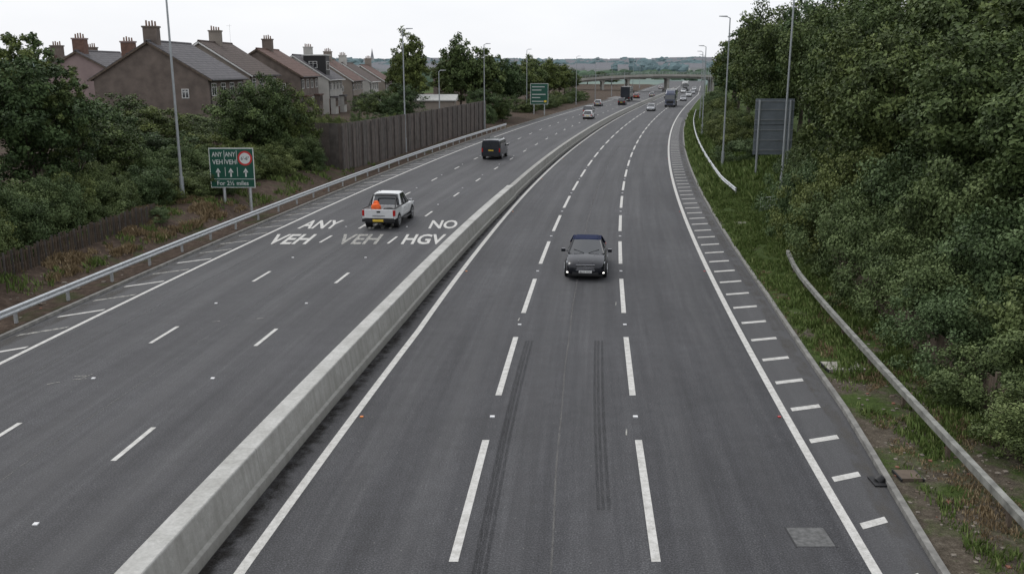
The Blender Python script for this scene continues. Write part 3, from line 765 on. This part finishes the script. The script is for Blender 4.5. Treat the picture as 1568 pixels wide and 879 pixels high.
# right side
for x,y,h,r in ((12.0,19.5,1.9,1.5),(12.7,22.5,2.4,1.7),(12.9,25.7,2.7,1.8),(13.5,28.8,3.1,1.9),(13.7,32,3.4,2.0),(14.1,35.5,3.7,2.0),(14.4,39,4.0,2.1),(14.8,43,4.3,2.1),(15.4,47.5,4.3,2.2),
    (15.4,24,3.6,2.4),(16.2,29,4.3,2.5),(16.8,34,5,2.6),(17.2,39,5.2,2.8),(14.6,20.5,2.9,2.1),(17.0,22,3.6,2.4),(13.1,16.2,2,1.5),(15.4,17,2.6,2.2),(17.5,44,5,2.8),(17.2,51,4,2.0),(19.2,58,3.0,1.8),(20.2,64.5,2.2,1.6),(23.2,70.5,2.4,1.8),(24,76,3.0,2.2)):
    shrub(x,y,h,r)
for x,y,h,r in ((19.5,26.5,7.2,3.5),(18.8,32,8.2,3.5),(19.0,38,9.3,3.6),(18.4,44,9.8,3.4),(19.2,50.5,10.5,3.5),(21.2,57,11.5,3.7),(24.5,33,11,4.5),(25,43,13,4.8),(25,53,14,5),(23.8,64,12.5,4.0),(27.2,70,14.5,4.6),(25.6,80,13.5,4.2),(29,85,15.5,5.2),
    (27.2,93,14,4.6),(31,100,14.5,5),(29.5,110,13.5,4.6),(33,122,13.5,5),(34.5,136,13.5,5),(38,150,13.5,5),(40,165,13,5),(43.5,181,12.5,5),(47.5,200,12.5,5),(53,222,12,5),(58,245,12,5),(65,270,12,5.5),(71,296,12,5.5),(80,325,11.5,6),(88,350,11,6),(34,62,15,6),(36,80,15,6),(42,110,15,6),(52,150,14,6)):
    tree(x,y,h,r)
for i in range(24):
    y=84+i*8.5; shrub(M(y)+13.9+rt.uniform(0,1.8),y,rt.uniform(2.2,4.0),rt.uniform(2,3))

def ico():
    import bmesh
    bm=bmesh.new(); bmesh.ops.create_icosphere(bm,subdivisions=2,radius=1); v=np.array([x.co[:] for x in bm.verts]); f=np.array([[q.index for q in p.verts] for p in bm.faces]); bm.free(); return v,f
IV,IF=ico()
def mass(name,n,ymin,ymax,amin,amax,smin,smax,mat,seed):
    r=np.random.default_rng(seed); V=[];F=[]
    for i in range(n):
        y=ymin+(ymax-ymin)*r.uniform()**1.2; x=r.uniform(amin,amax)*y
        off=x-M(min(y,900))
        if y<720 and -70<off<14: continue
        s=r.uniform(smin,smax)
        p=IV*(1+r.uniform(-.28,.28,(len(IV),1)))*np.array([s*r.uniform(.8,1.6),s,s*.8])
        V.append(p+np.array([x,y,gz(x,y)+s*.45])); F.append(IF+len(IV)*(len(V)-1))
    me=bpy.data.meshes.new(name); me.from_pydata(np.concatenate(V).tolist(),[],np.concatenate(F).tolist()); me.materials.append(MT[mat])
    o=bpy.data.objects.new(name,me); COL.objects.link(o)
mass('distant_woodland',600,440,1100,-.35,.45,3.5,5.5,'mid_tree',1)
mass('distant_woodland',1400,1100,3600,-.3,.45,6,11,'hazed_tree',2)
mb=MB(); r=random.Random(3)
fh=pm('distant_walls',(.34,.34,.34),.9); fr=pm('distant_roofs',(.22,.22,.235),.9)
for i in range(420):
    y=r.uniform(1000,3400); x=r.uniform(-.25,.35)*y; z=gz(x,y); w_=r.uniform(6,18)
    mb.box(x-w_,x+w_,y,y+9,z-2,z+7,fh); mb.add([(x-w_,y,z+7.01),(x+w_,y,z+7.01),(x+w_,y+9,z+7.01),(x-w_,y+9,z+7.01),(x-w_,y+4.5,z+11.5),(x+w_,y+4.5,z+11.5)],[(0,1,5,4),(2,3,4,5),(1,2,5),(3,0,4)],fr)
mb.obj('distant_town')
mb=MB(); zs=gz(-297,2000); mb.box(-300,-294,2000,2006,zs,zs+18,fh); mb.cyl((-297,2003,zs+18),(-297,2003,zs+36),3.2,.1,fr,8); mb.obj('church_spire')

def grass(name,n,fn,hmin,hmax,mat,seed):
    r=np.random.default_rng(seed); B=[]
    rr=random.Random(seed); k=0; tries=0
    while k<n and tries<n*12:
        tries+=1
        o,y=fn(rr)
        d=noise.noise(Vector((o*.9,y*.45,seed)))+.5*noise.noise(Vector((o*2.5,y*2.2,seed)))
        thr=float(np.interp(y,[12,22,32,80],[.12,.04,-.2,-.4])) if (mat=='grass' and o>0) else .08
        if d<thr: continue
        x=M(y)+o; B.append((x,y,max(gz(x,y),.05),d-thr)); k+=1
    B=np.array(B); m=len(B); nb=7
    base=np.repeat(B,nb,0); base[:,:2]+=r.normal(size=(m*nb,2))*.07
    h=r.uniform(hmin,hmax,m*nb)*np.clip(.5+base[:,3]*1.4,.5,1.3)
    a=r.uniform(0,6.28,m*nb); lean=r.uniform(.1,.7,m*nb)*h
    w=.010+.02*h+.00025*base[:,1]
    tx,ty=np.cos(a),np.sin(a)
    p0=base[:,:3]+np.stack([-ty*w,tx*w,0*w-.03],1); p1=base[:,:3]+np.stack([ty*w,-tx*w,0*w-.03],1)
    top=base[:,:3]+np.stack([tx*lean,ty*lean,h],1); mid=base[:,:3]+np.stack([tx*lean*.35+ty*w*.7,ty*lean*.35-tx*w*.7,h*.6],1)
    V=np.stack([p0,p1,mid,top],1).reshape(-1,3); F=np.arange(len(V)).reshape(-1,4)
    t=np.clip(r.uniform(0,.6,m*nb)+.4*r.uniform(0,1,m).repeat(nb),0,1)
    me=quads_mesh(name,V,F,np.repeat(t,4),[MT[mat]]); o=bpy.data.objects.new(name,me); COL.objects.link(o)
grass('verge_grass',17000,lambda r:(r.uniform(9.5,14),12+58*r.random()**.75),.06,.26,'grass',4)
grass('verge_grass',6000,lambda r:(r.uniform(9.6,17),60+130*r.random()),.2,.55,'grass',5)
grass('verge_grass',1500,lambda r:(r.uniform(-24,-19.2),25+60*r.random()),.12,.4,'grass',6)
grass('dry_grass',4200,lambda r:(r.uniform(-23.5,-19.4),36+20*r.random()),.1,.34,'straw',9)
grass('dry_grass',1800,lambda r:(r.uniform(9.6,12.2),13+26*r.random()),.04,.14,'straw',12)
mb=MB(); r=random.Random(8)
for i in range(620):
    if i%4: y=12+22*r.random(); o=r.uniform(9.4 if y>20 else 9.0,11.8)
    else: y=28+40*r.random(); o=r.uniform(-20,-17.8)
    x=M(y)+o; z=max(gz(x,y),.05); s=r.uniform(.012,.05) if i%40 else r.uniform(.07,.1); mt='brick' if r.random()<.10 else ('stone' if r.random()<.7 else 'wood')
    a=[(x+dx*s*r.uniform(.6,1.2),y+dy*s*r.uniform(.6,1.2),z+dz*s*r.uniform(.4,.8)) for dz in (-.2,1) for dx,dy in ((-1,-1),(1,-1),(1,1),(-1,1))]
    mb.hexa(a,mt)
mb.obj('verge_rubble')

# ------------------------------------------------------------------ vehicles
def wheel(mb,x,y,r,w,side):
    mb.cyl((x-w/2,y,r),(x+w/2,y,r),r,r,'tyre',24); xo=x+side*(w/2)
    mb.cyl((xo-side*.02,y,r),(xo+side*.006,y,r),r*.68,r*.66,'black',20)
    for k in range(5):
        a=2*math.pi*k/5+.3; mb.bar((xo+side*.012,y,r),(xo+side*.012,y+math.cos(a)*r*.64,r+math.sin(a)*r*.64),.03,.09,'rim')
    mb.cyl((xo+side*.004,y,r),(xo+side*.03,y,r),r*.16,r*.14,'rim',10)
    n=24
    for k in range(n):
        a=2*math.pi*k/n;b2=2*math.pi*(k+1)/n; mb.bar((xo+side*.006,y+math.cos(a)*r*.66,r+math.sin(a)*r*.66),(xo+side*.006,y+math.cos(b2)*r*.66,r+math.sin(b2)*r*.66),.02,.03,'rim')
def body_rings(st,W,zk):
    rings=[]
    for (y,wf,zb,zs,zd) in st:
        w=W/2*wf; zb*=zk;zs*=zk;zd*=zk; mid=zb+(zs-zb)*.45
        h=[(w*.82,zb),(w*.965,zb+.07),(w,mid),(w*.985,mid+(zs-mid)*.5),(w*.95,zs-.02),(w*.86,zs+(zd-zs)*.5),(w*.5,zd-.004),(0,zd)]
        rings.append([(x,y,z) for x,z in h]+[(-x,y,z) for x,z in reversed(h[:-1])])
    return rings
def greenhouse(e,W,wb,wt,yb0,yt0,yt1,yb1,zb,zr,roof,paint,npil=1,rearpaint=False):
    a,b2=W/2*wb,W/2*wt
    mb=MB()
    def row(y,w,z,bow,dz): return [(x*w,y+bow*(1-x*x),z+dz*(1-x*x)) for x in (-1,-.5,0,.5,1)]
    B0=row(yb0,a,zb,-.06,0);T0=row(yt0,b2,zr-.03,-.04,.03);T1=row(yt1,b2,zr-.02,.05,.03);B1=row(yb1,a,zb,.13,0)
    def band(A,C,mat): mb.add(A+C,[(i,i+1,5+i+1,5+i) for i in range(4)],mat,True)
    band(B0,T0,roof if rearpaint else 'glass'); band(T0,T1,roof); band(T1,B1,'glass')
    for i in (0,4): mb.add([B0[i],T0[i],T1[i],B1[i]],[(0,1,2,3) if i==0 else (3,2,1,0)],'glass')
    mb.obj('greenhouse',e)
    mb=MB()
    for s in (-1,1):
        for A,C,wd,mt in (((s*a,yb1,zb),(s*b2,yt1,zr-.02),.07,paint),((s*b2,yt1,zr-.01),(s*b2,yt0,zr-.02),.06,roof),((s*b2,yt0,zr-.03),(s*a,yb0,zb),.11,roof),((s*a,yb0,zb),(s*a,yb1,zb),.05,'black')):
            mb.bar(A,C,wd,.05,mt)
        for k in range(npil):
            f=(k+1)/(npil+1)+.04; mb.bar((s*(a+.004),yb0+(yb1-yb0)*f,zb),(s*(b2+.004),yt0+(yt1-yt0)*f,zr-.03),.05,.05,'black')
    x0=b2-.02
    mb.hexa([(-x0,yt0-.02,zr-.03),(x0,yt0-.02,zr-.03),(x0,yt1+.02,zr-.02),(-x0,yt1+.02,zr-.02),(-x0*.8,yt0+.06,zr+.03),(x0*.8,yt0+.06,zr+.03),(x0*.8,yt1-.04,zr+.035),(-x0*.8,yt1-.04,zr+.035)],roof)
    mb.obj('pillars_and_roof',e,bevel=.015)
def put(name,off,y,away=True):
    return empty(name,(M(y)+off,y,.0),-math.atan(slope(y))+(0 if away else math.pi))
def wheels(e,W,ya,yb,r):
    mb=MB()
    for s in (-1,1):
        for y in (ya,yb):
            mb.cyl((s*(W/2-.25),y,r+.02),(s*(W/2-.002),y,r+.02),r+.055,r+.055,'black',24)
            wheel(mb,s*(W/2-.10),y,r,.215,s)
    mb.obj('wheels',e)
def front(e,L,W,zk,grille='chrome',drl=True,plate='plate_w',text_=None):
    f=L/2; mb=MB()
    mb.box(-.38,.38,f-.16,f-.02,.45*zk,.66*zk,'black')
    for i in range(3): mb.box(-.37,.37,f-.03,f-.005,(.49+.055*i)*zk,(.50+.055*i)*zk,grille)
    mb.bar((-.4,f-.02,.67*zk),(.4,f-.02,.67*zk),.03,.025,grille); mb.bar((-.4,f-.02,.44*zk),(.4,f-.02,.44*zk),.03,.02,grille)
    mb.cyl((0,f-.03,.56*zk),(0,f+.005,.56*zk),.08,.08,grille,20)
    mb.box(-.55,.55,f-.15,f-.01,.24*zk,.36*zk,'black')
    mb.box(-.27,.27,f+.0,f+.02,.33*zk,.43*zk,plate)
    for s in (-1,1):
        x0,x1=s*.43,s*(W/2-.08)
        p=[(x0,f-.10,.50*zk),(x1,f-.40,.54*zk),(x1,f-.60,.54*zk),(x0,f-.3,.5*zk),(x0,f-.10,.66*zk),(x1,f-.38,.72*zk),(x1,f-.62,.74*zk),(x0,f-.3,.68*zk)]
        if s<0: p=[p[1],p[0],p[3],p[2],p[5],p[4],p[7],p[6]]
        mb.hexa(p,'headl')
        mb.box(min(s*.55,s*.84),max(s*.55,s*.84),f-.30,f-.13,.27*zk,.38*zk,'black')
        if drl: mb.box(min(s*.58,s*.80),max(s*.58,s*.80),f-.14,f-.10,.31*zk,.355*zk,'drl')
    mb.obj('front_lights_and_grille',e,bevel=.008)
    if text_: text(text_,'number_plate',(0,f+.022,.345*zk),.46,.07,'sign_dark',False,e).rotation_euler[2]=math.pi
def rear(e,L,W,zk):
    f=-L/2; mb=MB()
    for s in (-1,1): mb.box(min(s*.5*W*.62,s*.5*W*.93),max(s*.5*W*.62,s*.5*W*.93),f-.005,f+.25,.60*zk,.80*zk,'red')
    mb.box(-.26,.26,f-.02,f+.04,.52*zk,.63*zk,'plate_y'); mb.box(-W*.42,W*.42,f-.015,f+.15,.26*zk,.38*zk,'black')
    mb.obj('rear_lights_and_plate',e,bevel=.01)
def mirrors(e,W,y,z,paint):
    mb=MB()
    for s in (-1,1): mb.box(min(s*(W/2+.02),s*(W/2+.2)),max(s*(W/2+.02),s*(W/2+.2)),y-.06,y+.06,z,z+.14,paint); mb.box(min(s*(W/2-.12),s*(W/2+.019)),max(s*(W/2-.12),s*(W/2+.019)),y-.02,y+.02,z+.02,z+.05,'black')
    mb.obj('door_mirrors',e,bevel=.03)
def car(off,y,away,paint,kind='hatch',roof=None,name='hatchback_car',plate=None):
    e=put(name,off,y,away); roof=roof or paint
    if kind=='coupe':
        L,W,H=4.7,1.80,1.40; f=L/2
        st=[(-f,.80,.38,.80,.86),(-f+.10,.90,.28,.84,.90),(-f+.8,.985,.2,.90,.95),(-.4,1,.18,.92,.96),(f-1.6,1,.18,.90,.96),(f-1.0,.99,.19,.86,.93),(f-.45,.95,.2,.76,.84),(f-.12,.88,.22,.66,.72),(f,.78,.28,.56,.60)]
        gh=(.86,.66,-f+.75,-f+1.45,.20,1.05,.92,1.38); wy=(-1.40,1.36); wr=.33; zk=1
    elif kind=='suv':
        L,W,H=4.5,1.86,1.70; f=L/2
        st=[(-f,.86,.36,.72,.74),(-f+.1,.94,.26,.76,.79),(-f+.8,1,.2,.78,.80),(0,1,.2,.77,.80),(f-1.4,1,.2,.76,.80),(f-.8,.98,.2,.74,.78),(f-.15,.93,.24,.66,.70),(f,.85,.3,.56,.60)]
        st=[(a_,b_,c_,d_*1.32,g_*1.32) for a_,b_,c_,d_,g_ in st]
        gh=(.90,.72,-f+.12,-f+.45,.35,.95,1.03,1.68); wy=(-1.32,1.35); wr=.36; zk=1.2
    else:
        L,W,H=4.15,1.76,1.48; f=L/2
        st=[(-f,.84,.36,.78,.82),(-f+.1,.93,.26,.86,.9),(-f+.7,.99,.2,.9,.94),(0,1,.18,.9,.94),(f-1.3,1,.18,.88,.94),(f-.7,.98,.19,.82,.88),(f-.12,.90,.22,.68,.74),(f,.80,.28,.56,.6)]
        gh=(.88,.68,-f+.1,-f+.5,.25,1.0,.92,1.46); wy=(-1.25,1.28); wr=.31; zk=1
    mb=MB(); mb.loft(body_rings(st,W,1),paint); mb.obj('body',e,sub=2,weld=True)
    mb=MB(); mb.box(-W*.42,W*.42,-f+.3,f-.3,.12,.3,'black'); mb.obj('underbody',e)
    greenhouse(e,W,gh[0],gh[1],gh[2],gh[3],gh[4],gh[5],gh[6],gh[7],roof,paint,1 if kind=='coupe' else 2,rearpaint=(kind=='coupe'))
    wheels(e,W,*wy,wr); front(e,L,W,zk,'chrome',drl=(kind=='coupe'),text_=plate); rear(e,L,W,zk); mirrors(e,W,gh[5]-.25,gh[6]+.02,paint)
    if kind=='coupe':
        mb=MB()
        for s in (-1,1): mb.bar((s*.1,1.12,.955),(s*.55,.86,1.06),.015,.015,'black')
        for s in (-1,1): mb.bar((s*.36,1.2,.955),(s*.30,2.15,.765),.02,.012,paint)
        mb.obj('wipers_and_creases',e)
    return e
car(2.15,40.0,False,'p_black','coupe','softtop','convertible_car','BL53 FXX')
car(-6.6-3.5,182,True,'p_dark','suv',name='suv_car')
car(-8.2,167,True,'p_white','hatch')
car(-13.6,225,True,'p_silver','hatch')
car(1.0,199,False,'p_silver','hatch'); car(1.6,262,False,'p_dark','hatch'); car(5.3,300,False,'p_white','suv',name='suv_car')
car(-10,285,True,'p_red','hatch'); car(-6.4,300,True,'p_silver','hatch'); car(5.4,335,False,'p_silver'); car(1.8,350,False,'p_white'); car(1.8,410,False,'p_blue'); car(-6.5,380,True,'p_dark'); car(-10,420,True,'p_white')
car(-8.6,232,True,'p_dark','suv',name='suv_car'); car(5.3,262,False,'p_silver'); car(5.4,390,False,'p_white')

def pickup(off,y):
    e=put('pickup_truck',off,y,True); L,W=5.2,1.86; f=L/2; pt='p_white'
    mb=MB(); st=[(-.95,1,.38,1.06,1.10),(-.85,1,.36,1.08,1.12),(.6,1,.36,1.08,1.14),(1.0,1,.36,1.06,1.14),(1.6,.99,.4,1.02,1.12),(2.2,.95,.42,.96,1.04),(2.5,.90,.45,.86,.92),(2.6,.82,.5,.78,.82)]
    mb.loft(body_rings(st,W,1),pt); mb.obj('cab_body',e,sub=2,weld=True)
    greenhouse(e,W,.90,.74,-.86,-.66,.35,1.08,1.10,1.77,pt,pt,2)
    mb=MB(); w=W/2
    for s in (-1,1):
        x0,x1=sorted((s*w,s*(w-.07))); mb.box(x0,x1,-f+.02,-.97,.58,1.13,pt)
        x0,x1=sorted((s*(w+.01),s*(w-.10))); mb.box(x0,x1,-f+.02,-.97,1.132,1.18,'black')
    mb.box(-w+.08,w-.08,-f,-f+.07,.62,1.12,pt)
    mb.box(-w+.08,w-.08,-f+.08,-.97,.60,.70,'black'); mb.box(-w+.08,w-.08,-1.03,-.971,.70,1.14,pt)
    mb.obj('load_bed',e,bevel=.02)
    mb=MB()
    mb.box(-w+.02,w-.02,-f-.14,-f-.012,.44,.60,'black'); mb.box(-.30,.30,-f-.16,-f-.142,.46,.585,'plate_y')
    for s in (-1,1):
        x0,x1=sorted((s*(w+.004),s*(w-.12))); mb.box(x0,x1,-f-.012,-f+.14,.76,1.08,'red')
    mb.box(-.1,.1,-f-.03,-f-.002,.95,1.03,'black'); mb.box(-.35,.35,-f-.010,-f-.002,.72,.80,'rim')
    mb.obj('tailgate_fittings',e,bevel=.01)
    mb=MB()
    for s in (-1,1): mb.cyl((s*.78,-1.25,1.15),(s*.66,-1.2,1.72),.035,.035,'black',8); mb.cyl((s*.78,-1.9,1.15),(s*.66,-1.2,1.70),.03,.03,'black',8)
    mb.cyl((-.66,-1.2,1.72),(.66,-1.2,1.72),.035,.035,'black',8); mb.obj('roll_bar',e)
    v=IV.copy(); r=np.random.default_rng(2); v=v*(1+r.uniform(-.2,.2,(len(v),1)))*np.array([.30,.28,.28])
    mb=MB(); mb.add((v+np.array([-.28,-2.1,1.15])).tolist(),IF.tolist(),'orange',True)
    mb.add((v*np.array([.6,.6,.55])+np.array([-.30,-1.95,1.38])).tolist(),IF.tolist(),'orange',True)
    mb.add((v*np.array([1.1,.7,.6])+np.array([.42,-2.05,1.02])).tolist(),IF.tolist(),'black',True); mb.obj('orange_work_bundle',e,sub=1)
    mb=MB(); mb.box(-w+.2,w-.2,-f+.3,f-.3,.30,.56,'black'); mb.obj('chassis',e)
    wheels(e,W+.02,-1.62,1.62,.38); mirrors(e,W,.85,1.14,'chrome')
    mb=MB()
    for s in (-1,1):
        for yy_ in (-.15,.75): mb.box(min(s*(w+.002),s*(w+.03)),max(s*(w+.002),s*(w+.03)),yy_-.1,yy_+.08,.93,.96,'chrome')
        mb.box(min(s*(w-.02),s*(w+.12)),max(s*(w-.02),s*(w+.12)),-.8,1.0,.36,.40,'black')
        mb.box(min(s*.5,s*.86),max(s*.5,s*.86),2.3,2.56,.72,.9,'headl')
    mb.obj('handles_steps_headlamps',e)
pickup(-9.75,52.9)
def van(off,y,away,paint):
    e=put('panel_van',off,y,away); L,W,H=4.9,1.92,1.96; f=L/2; w=W/2
    def ring(yy,wb,zb,zt,wt):
        h=[(w*wb*.9,zb),(w*wb,zb+.1),(w*wb,1.05 if zt>1.1 else zt*.8),(w*wt,zt-.12),(w*wt*.86,zt-.02),(0,zt)]
        return [(x,yy,z) for x,z in h]+[(-x,yy,z) for x,z in reversed(h[:-1])]
    mb=MB(); mb.loft([ring(-f,.97,.32,1.88,.86),ring(-f+.06,.99,.3,1.93,.88),ring(-f+.5,1,.3,H,.9),ring(.8,1,.3,H,.9),ring(1.15,1,.3,1.90,.88),ring(1.75,1,.3,1.15,.93),ring(2.2,.95,.32,.98,.86),ring(f,.85,.4,.75,.7)],paint); mb.obj('body',e,bevel=.03,weld=True)
    mb=MB()
    for s in (-1,1):
        mb.box(min(s*.05,s*.76),max(s*.05,s*.76),-f-.012,-f+.01,1.15,1.68,'glass')
        mb.box(min(s*.80,s*.92),max(s*.80,s*.92),-f-.014,-f+.06,.75,1.12,'red')
        for y0,y1 in ((-2.1,-.9),(-.8,.3),(.4,1.1)):
            a0,a1=w+.004,w*.9+.06
            mb.add([(s*a0,y0,1.08),(s*a0,y1,1.08),(s*a1,y1,1.70),(s*a1,y0,1.70)],[(0,1,2,3) if s>0 else (3,2,1,0)],'glass')
    mb.box(-.85,.85,-f-.08,-f-.002,.32,.52,'black'); mb.box(-.26,.26,-f-.016,-f-.003,.85,.96,'plate_y'); mb.box(-.008,.008,-f-.01,-f-.002,.55,1.85,'black')
    mb.add([(-.78,1.22,1.84),(.78,1.22,1.84),(.86,1.74,1.19),(-.86,1.74,1.19)],[(0,1,2,3)],'glass')
    mb.obj('windows_and_lights',e)
    mb=MB()
    for s in (-1,1): mb.bar((s*.68,-1.9,2.02),(s*.68,.7,2.02),.04,.04,'black')
    mb.obj('roof_rails',e)
    wheels(e,W,-1.5,1.5,.34); mirrors(e,W,1.35,1.1,'black')
van(-10.0,93,True,'p_dark')
def lorry(off,y,away,paint,boxm,name='articulated_lorry'):
    e=put(name,off,y,away); mb=MB()
    mb.hexa([(-1.22,2.2,.5),(1.22,2.2,.5),(1.18,4.2,.5),(-1.18,4.2,.5),(-1.2,2.2,3.3),(1.2,2.2,3.3),(1.12,4.0,3.0),(-1.12,4.0,3.0)],paint)
    mb.hexa([(-1.1,2.2,3.302),(1.1,2.2,3.302),(1.0,3.9,3.05),(-1.0,3.9,3.05),(-1.1,2.2,3.85),(1.1,2.2,3.85),(1.0,2.9,3.75),(-1.0,2.9,3.75)],paint); mb.obj('cab',e,bevel=.08)
    mb=MB(); mb.add([(-1.05,4.195,1.75),(1.05,4.195,1.75),(1.02,4.10,2.75),(-1.02,4.10,2.75)],[(1,0,3,2)],'glass')
    mb.box(-.8,.8,4.2,4.25,.8,1.45,'black')
    for s in (-1,1): mb.box(min(s*.8,s*1.1),max(s*.8,s*1.1),4.2,4.25,.55,.78,'headl'); mb.box(min(s*1.22,s*1.42),max(s*1.22,s*1.42),4.0,4.1,1.9,2.5,'black')
    mb.box(-1.15,1.15,4.21,4.24,.3,.5,'black'); mb.obj('screen_and_grille',e)
    mb=MB(); mb.box(-1.25,1.25,-6.5,2.0,1.15,3.95,boxm); mb.box(-1.0,1.0,-6.4,2.4,.7,1.14,'black')
    for s in (-1,1): mb.box(min(s*.9,s*1.2),max(s*.9,s*1.2),-6.53,-6.502,.9,1.08,'red')
    mb.box(-.02,.02,-6.52,-6.502,1.2,3.9,'black'); mb.obj('trailer',e,bevel=.03)
    mb=MB()
    for yy_ in (-5.6,-4.3,3.3,1.4):
        for s in (-1,1): mb.cyl((s*.85,yy_,.5),(s*1.2,yy_,.5),.5,.5,'tyre',20); mb.cyl((s*1.19,yy_,.5),(s*1.21,yy_,.5),.28,.26,'rim',12)
    mb.obj('wheels',e)
lorry(4.0,222,False,'p_blue','p_dark'); lorry(-10.4,262,True,'p_dark','p_dark','tipper_lorry'); lorry(1.9,380,False,'p_white','p_white')

# ------------------------------------------------------------------ light
w=bpy.data.worlds.new('World'); scene.world=w; w.use_nodes=True; nt=w.node_tree
bg=nt.nodes['Background']; sky=N(nt,'ShaderNodeTexSky',sky_type='NISHITA'); sky.sun_disc=False
EL,AZ=math.radians(52),math.radians(-40)
sky.sun_elevation=EL; sky.sun_rotation=AZ; sky.dust_density=3; sky.air_density=1
tc=N(nt,'ShaderNodeTexCoord'); mp=N(nt,'ShaderNodeMapping'); mp.inputs['Scale'].default_value=(1,1,3); nt.links.new(tc.outputs['Generated'],mp.inputs[0])
cl=noisen(nt,1.7,5,vec=mp.outputs[0])
cc=ramp(nt,cl.outputs[0],[(.3,(.86,.88,.91)),(.62,(.99,.995,1))]).outputs[0]
sc=mixc(nt,1,cc,(10.8,10.9,11.2),'MULTIPLY')
mx=mixc(nt,.88,sky.outputs[0],sc); nt.links.new(mx,bg.inputs[0]); bg.inputs[1].default_value=.1
sl=bpy.data.lights.new('sun','SUN'); sl.energy=1.0; sl.angle=math.radians(22); sl.color=(1,.98,.95)
so=bpy.data.objects.new('sun',sl); COL.objects.link(so)
dirv=Vector((math.sin(AZ)*math.cos(EL),math.cos(AZ)*math.cos(EL),math.sin(EL)))
so.rotation_euler=dirv.to_track_quat('Z','Y').to_euler()

# ------------------------------------------------------------------ camera
cd=bpy.data.cameras.new('camera'); cd.sensor_width=36; cd.lens=36*1400/1568; cd.clip_end=12000; cd.clip_start=.1
co=bpy.data.objects.new('camera',cd); COL.objects.link(co); co.location=(0,0,8.7); co.rotation_euler=(math.radians(90-13.4),0,0)
scene.camera=co
scene.view_settings.view_transform='Standard'; scene.view_settings.look='None'; scene.view_settings.exposure=0
